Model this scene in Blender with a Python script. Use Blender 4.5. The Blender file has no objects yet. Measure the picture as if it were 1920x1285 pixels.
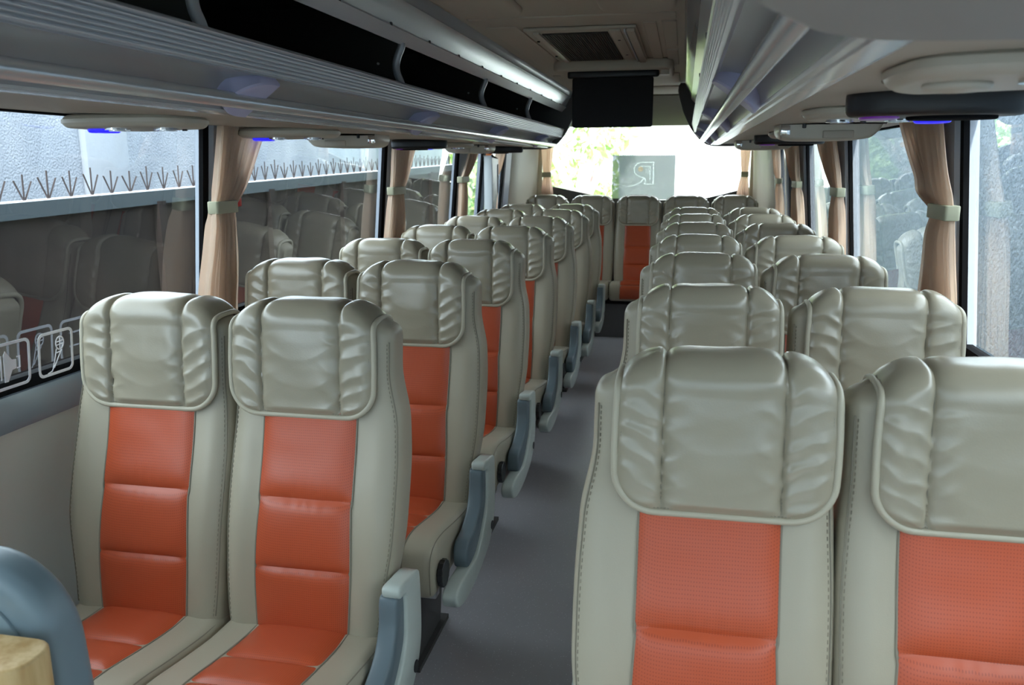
import bpy, bmesh, math, random
from math import sin, cos, pi, sqrt, exp
from mathutils import Vector, Matrix, noise

C = bpy.context.scene.collection
S = bpy.context.scene
R = random.Random(7)

# ------------------------------------------------------------------ camera, world, sun, exposure
H = 1.61
YAW, PITCH, ROLL, FPX = .202, .2119, -.0046, 1555.0
cam_d = bpy.data.cameras.new('camera')
cam = bpy.data.objects.new('camera', cam_d)
C.objects.link(cam)
cam_d.sensor_width = 36
cam_d.lens = 36 * FPX / 1920
cam_d.clip_start = .02
cam_d.clip_end = 300
fw = Vector((-sin(YAW) * cos(PITCH), cos(YAW) * cos(PITCH), -sin(PITCH)))
rt0 = Vector((cos(YAW), sin(YAW), 0))
up0 = rt0.cross(fw)
rt = rt0 * cos(ROLL) + up0 * sin(ROLL)
up = up0 * cos(ROLL) - rt0 * sin(ROLL)
M = Matrix((rt, up, -fw)).transposed().to_4x4()
M.translation = (0, 0, H)
cam.matrix_world = M
cam_d.dof.use_dof = True
cam_d.dof.focus_distance = 2.5
cam_d.dof.aperture_fstop = 6.5
S.camera = cam

S.view_settings.view_transform = 'Standard'
S.view_settings.look = 'None'
S.view_settings.gamma = 1
S.view_settings.exposure = 2.5

w = bpy.data.worlds.new('overcast_sky')
S.world = w
w.use_nodes = True
nt = w.node_tree
bg = nt.nodes['Background']
tc = nt.nodes.new('ShaderNodeTexCoord')
sx = nt.nodes.new('ShaderNodeSeparateXYZ')
rp = nt.nodes.new('ShaderNodeValToRGB')
nt.links.new(tc.outputs['Generated'], sx.inputs[0])
nt.links.new(sx.outputs['Z'], rp.inputs[0])
rp.color_ramp.elements[0].color = (.80, .90, 1.0, 1)
rp.color_ramp.elements[1].color = (.88, .94, 1.0, 1)
nt.links.new(rp.outputs[0], bg.inputs['Color'])
bg.inputs['Strength'].default_value = 1.45

sd = bpy.data.lights.new('sun', 'SUN')
so = bpy.data.objects.new('sun', sd)
C.objects.link(so)
sd.energy = 2.4
sd.angle = .05
sd.color = (1, .96, .88)
so.rotation_euler = Vector((-.10, .72, -.70)).to_track_quat('-Z', 'Y').to_euler()

# ------------------------------------------------------------------ helpers
def obj(name, bm, mat, parent=None, smooth=True):
    me = bpy.data.meshes.new(name)
    bmesh.ops.recalc_face_normals(bm, faces=bm.faces)
    bm.to_mesh(me)
    bm.free()
    for m in (mat if isinstance(mat, (list, tuple)) else [mat]):
        me.materials.append(m)
    if smooth:
        for p in me.polygons:
            p.use_smooth = True
        me.set_sharp_from_angle(angle=math.radians(38))
    o = bpy.data.objects.new(name, me)
    C.objects.link(o)
    if parent:
        o.parent = parent
    return o

def empty(name, loc=(0, 0, 0), rz=0):
    o = bpy.data.objects.new(name, None)
    o.empty_display_size = .1
    C.objects.link(o)
    o.location = loc
    o.rotation_euler = (0, 0, rz)
    return o

def tag(o, label, cat, group=None, kind=None):
    o['label'] = label
    o['category'] = cat
    if group: o['group'] = group
    if kind: o['kind'] = kind
    return o

def struct(name, bm, mat, smooth=False):
    o = obj(name, bm, mat, None, smooth)
    o['kind'] = 'structure'
    return o

def copy_tree(o, parent=None):
    c = o.copy()
    C.objects.link(c)
    c.parent = parent
    for ch in list(o.children):
        copy_tree(ch, c)
    return c

def box(bm, x0, x1, y0, y1, z0, z1, mi=0):
    v = [bm.verts.new((x, y, z)) for x in (x0, x1) for y in (y0, y1) for z in (z0, z1)]
    for q in ((0, 1, 3, 2), (4, 6, 7, 5), (0, 4, 5, 1), (2, 3, 7, 6), (0, 2, 6, 4), (1, 5, 7, 3)):
        f = bm.faces.new([v[i] for i in q])
        f.material_index = mi
    return bm

def bbox(x0, x1, y0, y1, z0, z1, r=.004, seg=2):
    bm = bmesh.new()
    box(bm, x0, x1, y0, y1, z0, z1)
    r = min(r, .45 * min(abs(x1 - x0), abs(y1 - y0), abs(z1 - z0)))
    bmesh.ops.bevel(bm, geom=bm.edges[:], offset=r, segments=seg, affect='EDGES', profile=.5)
    return bm

def catmull(pts, n=6, closed=False):
    out = []
    m = len(pts)
    rng = range(m) if closed else range(m - 1)
    for i in rng:
        if closed:
            p0, p1, p2, p3 = pts[(i - 1) % m], pts[i], pts[(i + 1) % m], pts[(i + 2) % m]
        else:
            p0, p1, p2, p3 = pts[max(i - 1, 0)], pts[i], pts[i + 1], pts[min(i + 2, m - 1)]
        for k in range(n):
            t = k / n
            out.append(tuple(.5 * ((2 * b) + (-a + c) * t + (2 * a - 5 * b + 4 * c - d) * t * t + (-a + 3 * b - 3 * c + d) * t ** 3)
                             for a, b, c, d in zip(p0, p1, p2, p3)))
    if not closed:
        out.append(tuple(pts[-1]))
    return out

def offset_poly(P, d):
    n = len(P)
    area = sum(P[i][0] * P[(i + 1) % n][1] - P[(i + 1) % n][0] * P[i][1] for i in range(n))
    sgn = 1 if area > 0 else -1
    out = []
    for i in range(n):
        a, b, c = Vector(P[i - 1]), Vector(P[i]), Vector(P[(i + 1) % n])
        e1 = (b - a); e2 = (c - b)
        if e1.length < 1e-9 or e2.length < 1e-9:
            out.append(tuple(b)); continue
        e1.normalize(); e2.normalize()
        n1 = Vector((-e1.y, e1.x)) * sgn
        n2 = Vector((-e2.y, e2.x)) * sgn
        m = n1 + n2
        if m.length < 1e-6: m = n1
        m.normalize()
        k = max(.5, m.dot(n1))
        out.append(tuple(b + m * (d / k)))
    return out

def extr(prof, a0, a1, r=.004, axis='X', seg=3, bm=None, mi=0):
    """closed 2-D profile swept along an axis with rounded end edges.
    axis X: prof=(y,z); axis Y: prof=(x,z); axis Z: prof=(x,y)"""
    bm = bm or bmesh.new()
    st = []
    if r > 0:
        for k in range(seg + 1):
            t = k / seg * pi / 2
            st.append((a0 + r * (1 - sin(t)), r * (1 - cos(t))))
        st.reverse() if False else None
        first = [(a0 + r * (1 - cos(k / seg * pi / 2)), r * (1 - sin(k / seg * pi / 2))) for k in range(seg + 1)]
        last = [(a1 - (p - a0), o) for p, o in reversed(first)]
        st = first + last
    else:
        st = [(a0, 0), (a1, 0)]
    rings = []
    for a, o in st:
        P = offset_poly(prof, o) if o > 1e-7 else prof
        rings.append([bm.verts.new({'X': (a, p[0], p[1]), 'Y': (p[0], a, p[1]), 'Z': (p[0], p[1], a)}[axis]) for p in P])
    n = len(prof)
    for i in range(len(rings) - 1):
        for j in range(n):
            f = bm.faces.new((rings[i][j], rings[i][(j + 1) % n], rings[i + 1][(j + 1) % n], rings[i + 1][j]))
            f.material_index = mi
    for rg in (rings[0], rings[-1]):
        f = bm.faces.new(rg)
        f.material_index = mi
    return bm

def tube(path, r, bm=None, n=8, mi=0, closed=False, flat=None):
    bm = bm or bmesh.new()
    P = [Vector(p) for p in path]
    m = len(P)
    rings = []
    prev = None
    for i in range(m):
        if closed:
            t = P[(i + 1) % m] - P[i - 1]
        else:
            t = P[min(i + 1, m - 1)] - P[max(i - 1, 0)]
        if t.length < 1e-9: t = Vector((0, 0, 1))
        t.normalize()
        if prev is None:
            a = Vector((0, 0, 1)) if abs(t.z) < .9 else Vector((1, 0, 0))
            u = t.cross(a).normalized()
        else:
            u = (prev - t * prev.dot(t)).normalized()
        prev = u
        v = t.cross(u)
        rr = r[i] if isinstance(r, (list, tuple)) else r
        rings.append([bm.verts.new(P[i] + (u * cos(2 * pi * k / n) + v * sin(2 * pi * k / n)) * rr) for k in range(n)])
    for i in range(m if closed else m - 1):
        a, b = rings[i], rings[(i + 1) % m]
        for k in range(n):
            f = bm.faces.new((a[k], a[(k + 1) % n], b[(k + 1) % n], b[k]))
            f.material_index = mi
    if not closed:
        for rg in (rings[0], rings[-1]):
            f = bm.faces.new(rg)
            f.material_index = mi
    return bm

def grid(F, nu, nv, bm=None, mi=0):
    bm = bm or bmesh.new()
    V = [[bm.verts.new(F(i / nu, j / nv)) for j in range(nv + 1)] for i in range(nu + 1)]
    for i in range(nu):
        for j in range(nv):
            f = bm.faces.new((V[i][j], V[i + 1][j], V[i + 1][j + 1], V[i][j + 1]))
            f.material_index = mi
    return bm, V

def disc(bm, c, ax, r, h, n=24, mi=0):
    """short cylinder from c along ax"""
    ax = Vector(ax).normalized()
    return tube([Vector(c), Vector(c) + ax * h], r, bm, n, mi)

def rrect(x0, x1, y0, y1, r, n=5):
    P = []
    for cx, cy, a in ((x1 - r, y1 - r, 0), (x0 + r, y1 - r, 90), (x0 + r, y0 + r, 180), (x1 - r, y0 + r, 270)):
        for k in range(n + 1):
            t = math.radians(a + 90 * k / n)
            P.append((cx + r * cos(t), cy + r * sin(t)))
    return P

def interp(T, z):
    if z <= T[0][0]: return T[0][1]
    for (a, b), (c, d) in zip(T, T[1:]):
        if z <= c:
            t = (z - a) / (c - a)
            return b + (d - b) * t
    return T[-1][1]

def smooth_table(T, n=8):
    return catmull(T, n)

# ------------------------------------------------------------------ materials
def mat(name, col, rough=.5, metal=0.0, spec=.5, bump=None, coat=0, emit=None, trans=0, var=None):
    m = bpy.data.materials.new(name)
    m.use_nodes = True
    t = m.node_tree
    b = t.nodes['Principled BSDF']
    b.inputs['Base Color'].default_value = (*col, 1)
    b.inputs['Roughness'].default_value = rough
    b.inputs['Metallic'].default_value = metal
    b.inputs['Specular IOR Level'].default_value = spec
    if coat: b.inputs['Coat Weight'].default_value = coat
    if emit:
        b.inputs['Emission Color'].default_value = (*emit[0], 1)
        b.inputs['Emission Strength'].default_value = emit[1]
    tcn = t.nodes.new('ShaderNodeTexCoord')
    if var:
        # var = (scale, second colour, low, high)
        nz = t.nodes.new('ShaderNodeTexNoise')
        nz.inputs['Scale'].default_value = var[0]
        nz.inputs['Detail'].default_value = 6
        t.links.new(tcn.outputs['Object'], nz.inputs['Vector'])
        r = t.nodes.new('ShaderNodeValToRGB')
        r.color_ramp.elements[0].position = var[2]
        r.color_ramp.elements[1].position = var[3]
        r.color_ramp.elements[0].color = (*col, 1)
        r.color_ramp.elements[1].color = (*var[1], 1)
        t.links.new(nz.outputs['Fac'], r.inputs[0])
        t.links.new(r.outputs[0], b.inputs['Base Color'])
    if bump:
        nz = t.nodes.new('ShaderNodeTexNoise')
        nz.inputs['Scale'].default_value = bump[0]
        nz.inputs['Detail'].default_value = 4
        t.links.new(tcn.outputs['Object'], nz.inputs['Vector'])
        bp = t.nodes.new('ShaderNodeBump')
        bp.inputs['Strength'].default_value = bump[1]
        bp.inputs['Distance'].default_value = bump[2]
        t.links.new(nz.outputs['Fac'], bp.inputs['Height'])
        t.links.new(bp.outputs[0], b.inputs['Normal'])
    return m

M_ = {}
M_['leather'] = mat('beige_leather', (.39, .35, .265), .38, bump=(420, .25, .0006))
M_['cover'] = mat('creased_beige_leather', (.345, .305, .225), .27, spec=.75, bump=(300, .25, .0006))
M_['thread'] = mat('seam_thread', (.235, .21, .16), .7)
M_['piping'] = mat('beige_piping', (.46, .42, .32), .38)
M_['leather_back'] = mat('seat_back_fabric', (.30, .27, .22), .6)
M_['armshell'] = mat('pale_grey_green_plastic', (.50, .55, .51), .28)
M_['armpad'] = mat('slate_blue_pad', (.125, .165, .19), .42, bump=(500, .2, .0005))
M_['black'] = mat('black_plastic', (.012, .012, .014), .4)
M_['rubber'] = mat('black_rubber', (.008, .008, .009), .9, spec=.08)
M_['steel'] = mat('seat_steel', (.45, .46, .46), .35, metal=.8)
M_['alu'] = mat('brushed_aluminium', (.60, .62, .65), .28, metal=.35)
M_['rail'] = mat('satin_rail', (.62, .63, .64), .22, metal=.6)
M_['rackpanel'] = mat('satin_grey_panel', (.34, .355, .37), .33, metal=.2)
M_['satin'] = mat('satin_silver_panel', (.50, .53, .56), .22, metal=.35)
M_['rackdark'] = mat('dark_rack_lining', (.018, .017, .013), .8)
M_['capdark'] = mat('dark_grey_end_cap', (.07, .068, .066), .5)
M_['nose'] = mat('grey_vinyl_nose', (.30, .29, .275), .55, bump=(600, .2, .0006))
M_['soffit'] = mat('beige_soffit', (.45, .40, .33), .5)
M_['consoleb'] = mat('beige_console_plastic', (.50, .46, .38), .38)
M_['chrome'] = mat('chrome', (.8, .8, .8), .1, metal=1)
M_['ceil'] = mat('beige_ceiling_moulding', (.50, .46, .38), .7, spec=.25)
M_['ceilmesh'] = mat('dark_grille_mesh', (.06, .055, .045), .6, bump=(900, .8, .002))
M_['wallbeige'] = mat('beige_wall_panel', (.60, .56, .44), .5)
M_['walllow'] = mat('grey_green_side_lining', (.70, .71, .64), .5)
M_['sill'] = mat('pale_blue_grey_sill', (.33, .40, .47), .28, metal=.3)
M_['pillar'] = mat('blue_grey_pillar', (.36, .40, .47), .5)
M_['disc'] = mat('lavender_plastic', (.42, .42, .60), .4)
M_['blue'] = mat('blue_led_lens', (.02, .02, .5), .2, emit=((.02, .015, .8), .22))
M_['purple'] = mat('purple_led_lens', (.1, .01, .2), .3, emit=((.25, .03, .5), .03))
M_['lens'] = mat('reading_lamp_lens', (.7, .7, .7), .12, metal=.6)
M_['red'] = mat('red_plastic', (.75, .02, .02), .35)
M_['whitep'] = mat('white_painted_casing', (.62, .66, .68), .4)
M_['orange_p'] = mat('orange_reflector', (.8, .2, .02), .4)
M_['riser'] = mat('grey_riser_vinyl', (.105, .10, .105), .6, var=(300, (.17, .165, .17), .45, .7))
M_['screen'] = mat('matte_black_monitor', (.006, .006, .008), .75)
M_['concrete'] = mat('rough_concrete_render', (.165, .19, .235), .9, bump=(60, .9, .015), var=(2.0, (.24, .265, .31), .35, .7))
M_['concrete_s'] = mat('smooth_concrete_render', (.17, .19, .225), .9, bump=(40, .3, .004), var=(3.0, (.17, .185, .21), .5, .8))
M_['concrete_r'] = mat('blue_grey_rough_wall', (.15, .195, .25), .9, bump=(38, 1.0, .03), var=(28, (.24, .29, .355), .35, .65))
M_['gate'] = mat('dark_gate_sheet', (.010, .008, .009), .85, spec=.1, var=(3, (.018, .013, .013), .4, .7))
M_['gatetop'] = mat('galvanised_gate_rail', (.030, .042, .052), .7, spec=.2)
M_['spike'] = mat('rusty_spike_steel', (.035, .028, .03), .8, spec=.2)
M_['grass'] = mat('grass', (.16, .34, .06), .9, var=(8, (.25, .42, .1), .3, .7))
M_['bounce_driveway'] = mat('driveway', (.30, .30, .29), .9)  # ground colour lightened to bounce daylight up to the ceiling
M_['whitewall'] = mat('white_garden_wall', (.85, .90, .92), .9, var=(2, (.72, .8, .82), .4, .8))
M_['trunk'] = mat('pale_pink_bark', (.55, .42, .40), .9, var=(6, (.75, .65, .62), .4, .6))
M_['leaf'] = mat('leaf', (.30, .48, .14), .6, var=(1.5, (.50, .62, .28), .35, .65))
M_['leaf2'] = mat('dark_leaf', (.07, .26, .05), .6, var=(1.5, (.2, .42, .08), .35, .65))
M_['sticker'] = mat('white_sticker_film', (.88, .90, .98), .5)

def leather_perf(name, col, rough):
    m = mat(name, col, rough)
    t = m.node_tree
    b = t.nodes['Principled BSDF']
    tcn = t.nodes.new('ShaderNodeTexCoord')
    s = t.nodes.new('ShaderNodeSeparateXYZ')
    t.links.new(tcn.outputs['Object'], s.inputs[0])
    def mth(op, a, bb=None, c=None):
        n = t.nodes.new('ShaderNodeMath')
        n.operation = op
        for k, q in enumerate((a, bb, c)):
            if q is None: continue
            if isinstance(q, (int, float)): n.inputs[k].default_value = q
            else: t.links.new(q, n.inputs[k])
        return n.outputs[0]
    yz = mth('SUBTRACT', s.outputs['Z'], mth('MULTIPLY', s.outputs['Y'], 0.9))
    a = mth('SINE', mth('MULTIPLY', mth('ADD', s.outputs['X'], yz), 620.0))
    c = mth('SINE', mth('MULTIPLY', mth('SUBTRACT', s.outputs['X'], yz), 620.0))
    h = mth('MULTIPLY', a, c)
    dot = mth('GREATER_THAN', h, .62)
    mx = t.nodes.new('ShaderNodeMix')
    mx.data_type = 'RGBA'
    mx.inputs[6].default_value = (*col, 1)
    mx.inputs[7].default_value = (col[0] * .7, col[1] * .62, col[2] * .62, 1)
    t.links.new(dot, mx.inputs[0])
    t.links.new(mx.outputs[2], b.inputs['Base Color'])
    bp = t.nodes.new('ShaderNodeBump')
    bp.inputs['Strength'].default_value = .35
    bp.inputs['Distance'].default_value = .0008
    bp.invert = True
    t.links.new(dot, bp.inputs['Height'])
    t.links.new(bp.outputs[0], b.inputs['Normal'])
    return m
M_['orange'] = leather_perf('perforated_orange_leather', (.50, .085, .030), .36)

def floor_mat():
    m = mat('speckled_vinyl', (.15, .145, .16), .30, spec=.6)
    t = m.node_tree
    b = t.nodes['Principled BSDF']
    tcn = t.nodes.new('ShaderNodeTexCoord')
    v = t.nodes.new('ShaderNodeTexVoronoi')
    v.inputs['Scale'].default_value = 85
    t.links.new(tcn.outputs['Object'], v.inputs['Vector'])
    r = t.nodes.new('ShaderNodeValToRGB')
    r.color_ramp.elements[0].position = .10
    r.color_ramp.elements[0].color = (.80, .82, .84, 1)
    r.color_ramp.elements[1].position = .16
    r.color_ramp.elements[1].color = (.47, .46, .49, 1)
    t.links.new(v.outputs['Distance'], r.inputs[0])
    n = t.nodes.new('ShaderNodeTexNoise')
    n.inputs['Scale'].default_value = 3
    t.links.new(tcn.outputs['Object'], n.inputs['Vector'])
    mx = t.nodes.new('ShaderNodeMix')
    mx.data_type = 'RGBA'
    mx.blend_type = 'MULTIPLY'
    mx.inputs[0].default_value = .15
    t.links.new(r.outputs[0], mx.inputs[6])
    t.links.new(n.outputs['Fac'], mx.inputs[7])
    t.links.new(mx.outputs[2], b.inputs['Base Color'])
    return m
M_['floor'] = floor_mat()

def glass_mat(name='window_glass', tint=(.86, .90, .90), haze=.0):
    m = bpy.data.materials.new(name)
    m.use_nodes = True
    t = m.node_tree
    t.nodes.clear()
    out = t.nodes.new('ShaderNodeOutputMaterial')
    tr = t.nodes.new('ShaderNodeBsdfTransparent')
    tr.inputs[0].default_value = (*tint, 1)
    gl = t.nodes.new('ShaderNodeBsdfGlossy')
    gl.inputs['Roughness'].default_value = .01
    gl.inputs[0].default_value = (1, 1, 1, 1)
    fr = t.nodes.new('ShaderNodeFresnel')
    fr.inputs[0].default_value = 1.5
    # both surfaces of the sheet reflect; the second is folded into the first
    ge = t.nodes.new('ShaderNodeNewGeometry')
    inv = t.nodes.new('ShaderNodeMath'); inv.operation = 'SUBTRACT'
    inv.inputs[0].default_value = 1.0
    t.links.new(ge.outputs['Backfacing'], inv.inputs[1])
    dbl = t.nodes.new('ShaderNodeMath'); dbl.operation = 'MULTIPLY'
    dbl.inputs[1].default_value = 1.7; dbl.use_clamp = True
    t.links.new(fr.outputs[0], dbl.inputs[0])
    ff = t.nodes.new('ShaderNodeMath'); ff.operation = 'MULTIPLY'
    t.links.new(dbl.outputs[0], ff.inputs[0])
    t.links.new(inv.outputs[0], ff.inputs[1])
    fr = ff
    mx = t.nodes.new('ShaderNodeMixShader')
    t.links.new(fr.outputs[0], mx.inputs[0])
    t.links.new(tr.outputs[0], mx.inputs[1])
    t.links.new(gl.outputs[0], mx.inputs[2])
    last = mx
    if haze:
        # dust and wipe marks on the pane
        df = t.nodes.new('ShaderNodeBsdfDiffuse')
        df.inputs[0].default_value = (.5, .52, .57, 1)
        tcn = t.nodes.new('ShaderNodeTexCoord')
        mp = t.nodes.new('ShaderNodeMapping')
        mp.inputs['Scale'].default_value = (1, 3.0, 1.6)
        mp.inputs['Rotation'].default_value = (.5, 0, 0)
        nz = t.nodes.new('ShaderNodeTexNoise')
        nz.inputs['Scale'].default_value = 3.5
        nz.inputs['Detail'].default_value = 8
        nz.inputs['Distortion'].default_value = 1.6
        rr = t.nodes.new('ShaderNodeMapRange')
        rr.inputs[1].default_value = .45
        rr.inputs[2].default_value = .85
        rr.inputs[3].default_value = haze * .25
        rr.inputs[4].default_value = haze * 2.2
        t.links.new(tcn.outputs['Object'], mp.inputs[0])
        t.links.new(mp.outputs[0], nz.inputs['Vector'])
        t.links.new(nz.outputs['Fac'], rr.inputs[0])
        m2 = t.nodes.new('ShaderNodeMixShader')
        t.links.new(rr.outputs[0], m2.inputs[0])
        t.links.new(mx.outputs[0], m2.inputs[1])
        t.links.new(df.outputs[0], m2.inputs[2])
        last = m2
    t.links.new(last.outputs[0], out.inputs[0])
    return m
M_['glass'] = glass_mat('window_glass', haze=.009)
M_['glass_rear'] = glass_mat('rear_window_glass', tint=(.97, .98, .98), haze=.006)

M_['glass_front'] = glass_mat('light_dimming_windshield', tint=(.50, .55, .57))  # windshield out of view, darkened to dim the light on the seat fronts

def cloth_mat(name, col, tl):
    m = bpy.data.materials.new(name)
    m.use_nodes = True
    t = m.node_tree
    b = t.nodes['Principled BSDF']
    b.inputs['Base Color'].default_value = (*col, 1)
    b.inputs['Roughness'].default_value = .85
    out = t.nodes['Material Output']
    tr = t.nodes.new('ShaderNodeBsdfTranslucent')
    tr.inputs[0].default_value = (*tl, 1)
    mx = t.nodes.new('ShaderNodeMixShader')
    mx.inputs[0].default_value = .5
    t.links.new(b.outputs[0], mx.inputs[1])
    t.links.new(tr.outputs[0], mx.inputs[2])
    t.links.new(mx.outputs[0], out.inputs[0])
    return m
M_['curtain'] = cloth_mat('salmon_beige_curtain', (.88, .78, .68), (.97, .84, .72))
M_['tieband'] = mat('cream_tie_band', (.44, .43, .30), .65)

def wood_mat():
    m = mat('light_wood_laminate', (.62, .42, .19), .45)
    t = m.node_tree
    b = t.nodes['Principled BSDF']
    tcn = t.nodes.new('ShaderNodeTexCoord')
    mp = t.nodes.new('ShaderNodeMapping')
    mp.inputs['Scale'].default_value = (14, 14, 1.5)
    nz = t.nodes.new('ShaderNodeTexNoise')
    nz.inputs['Scale'].default_value = 4
    nz.inputs['Detail'].default_value = 6
    r = t.nodes.new('ShaderNodeValToRGB')
    r.color_ramp.elements[0].position = .35
    r.color_ramp.elements[0].color = (.50, .31, .12, 1)
    r.color_ramp.elements[1].position = .65
    r.color_ramp.elements[1].color = (.68, .49, .24, 1)
    t.links.new(tcn.outputs['Object'], mp.inputs[0])
    t.links.new(mp.outputs[0], nz.inputs['Vector'])
    t.links.new(nz.outputs['Fac'], r.inputs[0])
    t.links.new(r.outputs[0], b.inputs['Base Color'])
    return m
M_['wood'] = wood_mat()

# ------------------------------------------------------------------ bus shell
XL, XR = -1.64, .79
YF, YR = -1.7, 8.9            # front and rear ends of the body
ZC = 2.13
WT, SB = 1.75, 1.03           # window top and bottom
def lean(bm, side):
    for v in bm.verts:
        if v.co.z < WT:
            v.co.x += side * .09 * (WT - v.co.z)
    return bm

# floor, rear riser
bm = bmesh.new(); box(bm, -1.80, .95, YF, YR, -.10, 0)
struct('floor', bm, M_['floor'])
bm = bmesh.new(); box(bm, -1.76, .91, 7.74, YR - .02, .001, .318)
box(bm, -1.76, .91, 7.725, 7.755, .305, .322)
struct('trim_1', bm, M_['riser'])

# ceiling slab, with raised moulded panels
CX = -.425
bm = bmesh.new(); box(bm, -1.72, .87, YF, YR, ZC, ZC + .06)
struct('ceiling', bm, M_['ceil'])
bm = bmesh.new()
def pad(x0, x1, y0, y1, t, r=.05, b=.012):
    extr(rrect(x0, x1, y0, y1, r), ZC - t, ZC + .01, b, 'Z', 3, bm)
pad(-.80, -.56, -.5, 3.02, .022, .09, .018)      # long swelling panels ahead of the grille
pad(-.30, -.045, -.5, 3.02, .022, .09, .018)
pad(-.805, -.05, 3.12, 3.26, .006, .01, .004)
pad(-.78, -.655, 3.32, 4.62, .006, .015, .004)
pad(-.175, -.125, 3.32, 4.45, .006, .01, .004)
pad(-.105, -.05, 3.30, 3.98, .008, .01, .005)
pad(-.105, -.05, 4.10, 4.70, .008, .01, .005)
pad(-.80, -.05, 5.15, 5.9, .006, .02, .004)
pad(-.80, -.05, 6.0, 6.62, .008, .02, .006)
struct('trim_2', bm, M_['ceil'], True)
# sloping rear header: from the ceiling down to the rear window
bm = bmesh.new()
P = [(6.66, 2.14), (6.66, 2.115), (6.9, 2.112), (7.5, 2.10), (8.2, 2.06), (8.80, 1.995), (8.86, 1.985), (8.9, 1.99), (8.9, 2.14)]
extr(P, -1.64, .79, 0, 'X', 3, bm)
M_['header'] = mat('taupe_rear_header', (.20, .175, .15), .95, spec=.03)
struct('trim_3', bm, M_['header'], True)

# side walls: lower lining + header, with sill rail
def side_wall(s, X, name):
    o = .05 * s
    bm = bmesh.new()
    box(bm, min(X, X + o), max(X, X + o), YF, YR, 0, .945)
    box(bm, min(X, X + o), max(X, X + o), YF, YR, WT, ZC)
    lean(bm, s)
    # rear corner lining, from the last window to the rear window
    xi = X - s * .13
    v = []
    prof = [(X, 8.0), (X - s * .02, 8.02), (X - s * .055, 8.25), (X - s * .10, 8.7), (xi, 8.89), (X + o, 8.89), (X + o, 8.0)]
    b2 = bmesh.new()
    extr(prof, .318, WT + .02, 0, 'Z', 3, b2)
    for q in b2.verts:
        if q.co.z < WT: q.co.x += s * .09 * (WT - q.co.z) * (1 if abs(q.co.y) < 8.3 else .5)
    o_ = struct('wall_' + name, bm, M_['walllow'])
    o2 = struct('trim_4' if s < 0 else 'trim_5', b2, M_['wallbeige'], True)
    # sill rail
    bm = bmesh.new()
    e = X - s * .022
    P = [(e + s * .03, .93), (e + s * .004, .932), (e, .945), (e, 1.012), (e + s * .008, 1.028), (e + s * .05, 1.032), (e + s * .05, .93)]
    extr(P, YF + .02, 8.0, 0, 'Y', 3, bm)
    lean(bm, s)
    struct('trim_6' if s < 0 else 'trim_7', bm, M_['sill'], True)
side_wall(-1, XL, 'left')
side_wall(1, XR, 'right')
# baseboards
for s, X, nm in ((-1, XL, 'left'), (1, XR, 'right')):
    bm = bmesh.new()
    a, b_ = X - s * .012, X + s * .02
    box(bm, min(a, b_), max(a, b_), YF, 7.70, .001, .09)
    for v in bm.verts: v.co.x += s * .09 * (WT - v.co.z)
    struct('baseboard_' + nm, bm, M_['pillar'])

# pillars with black glazing rubber, and panes between them
pl = [(2.69, 2.725, 2.83), (4.51, 4.56, 4.70), (6.05, 6.12, 6.38), (6.86, 6.90, 7.0), (7.68, 7.74, 8.0)]
pr = [(2.705, 2.735, 2.96), (4.47, 4.50, 4.86), (5.95, 6.0, 6.40), (6.95, 7.0, 7.10), (7.68, 7.72, 8.0)]
tn = [8]
wn = [1]
for s, X, PL in ((-1, XL, pl), (1, XR, pr)):
    prev = YF + .05
    for k, (a, b, c) in enumerate(PL):
        bm = bmesh.new()
        p0, p1 = sorted((X - s * .028, X + s * .05))
        # grey pillar cladding, rounded towards the cabin
        P = [(X + s * .05, b), (X - s * .004, b), (X - s * .016, b + .010), (X - s * .020, (b + c) / 2), (X - s * .016, c - .012), (X - s * .004, c), (X + s * .05, c)]
        extr(P, SB - .01, WT + .01, 0, 'Z', 3, bm)
        b2 = bmesh.new()
        q0, q1 = sorted((X - s * .002, X + s * .0145))
        box(b2, q0, q1, a, b + .001, SB - .005, WT + .005)
        if k < len(PL) - 1:
            box(b2, q0, q1, c, c + .04, SB - .005, WT + .005)
        lean(bm, s); lean(b2, s)
        struct('trim_%d' % tn[0], bm, M_['pillar'], True); tn[0] += 1
        struct('trim_%d' % tn[0], b2, M_['rubber']); tn[0] += 1
        # pane
        b3 = bmesh.new()
        g0, g1 = X + s * .015, X + s * .019
        box(b3, min(g0, g1), max(g0, g1), prev, a, SB, WT)
        lean(b3, s)
        struct('window_%d' % wn[0], b3, M_['glass']); wn[0] += 1
        # black frit along the foot and the head of the pane
        b4 = bmesh.new()
        f0, f1 = sorted((X - s * .004, X + s * .03))
        box(b4, f0, f1, prev, a, SB - .01, SB + .035)
        box(b4, f0, f1, prev, a, WT - .006, WT + .005)
        lean(b4, s)
        struct('trim_%d' % tn[0], b4, M_['rubber']); tn[0] += 1
        prev = c + .04

# rear wall around the rear window
bm = bmesh.new()
xs = [-1.55, -1.42, -.80, -.35, .15, .40, .66, .76]
zb = [1.42, 1.385, 1.255, 1.235, 1.24, 1.30, 1.37, 1.385]
def rear_strip(bm, lo, hi, xs, y0, y1):
    for i in range(len(xs) - 1):
        v = [bm.verts.new((x, y, z)) for y in (y0, y1) for x, z in ((xs[i], lo[i]), (xs[i + 1], lo[i + 1]), (xs[i + 1], hi[i + 1]), (xs[i], hi[i]))]
        for q in ((0, 1, 2, 3), (4, 7, 6, 5), (3, 2, 6, 7), (0, 4, 5, 1)):
            bm.faces.new([v[k] for k in q])
rear_strip(bm, [0] * 8, zb, xs, YR, YR + .05)
rear_strip(bm, [2.0] * 8, [2.19] * 8, xs, YR, YR + .05)
box(bm, -1.85, -1.50, YR, YR + .05, 0, 2.19)
box(bm, .70, .98, YR, YR + .05, 0, 2.19)
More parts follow.
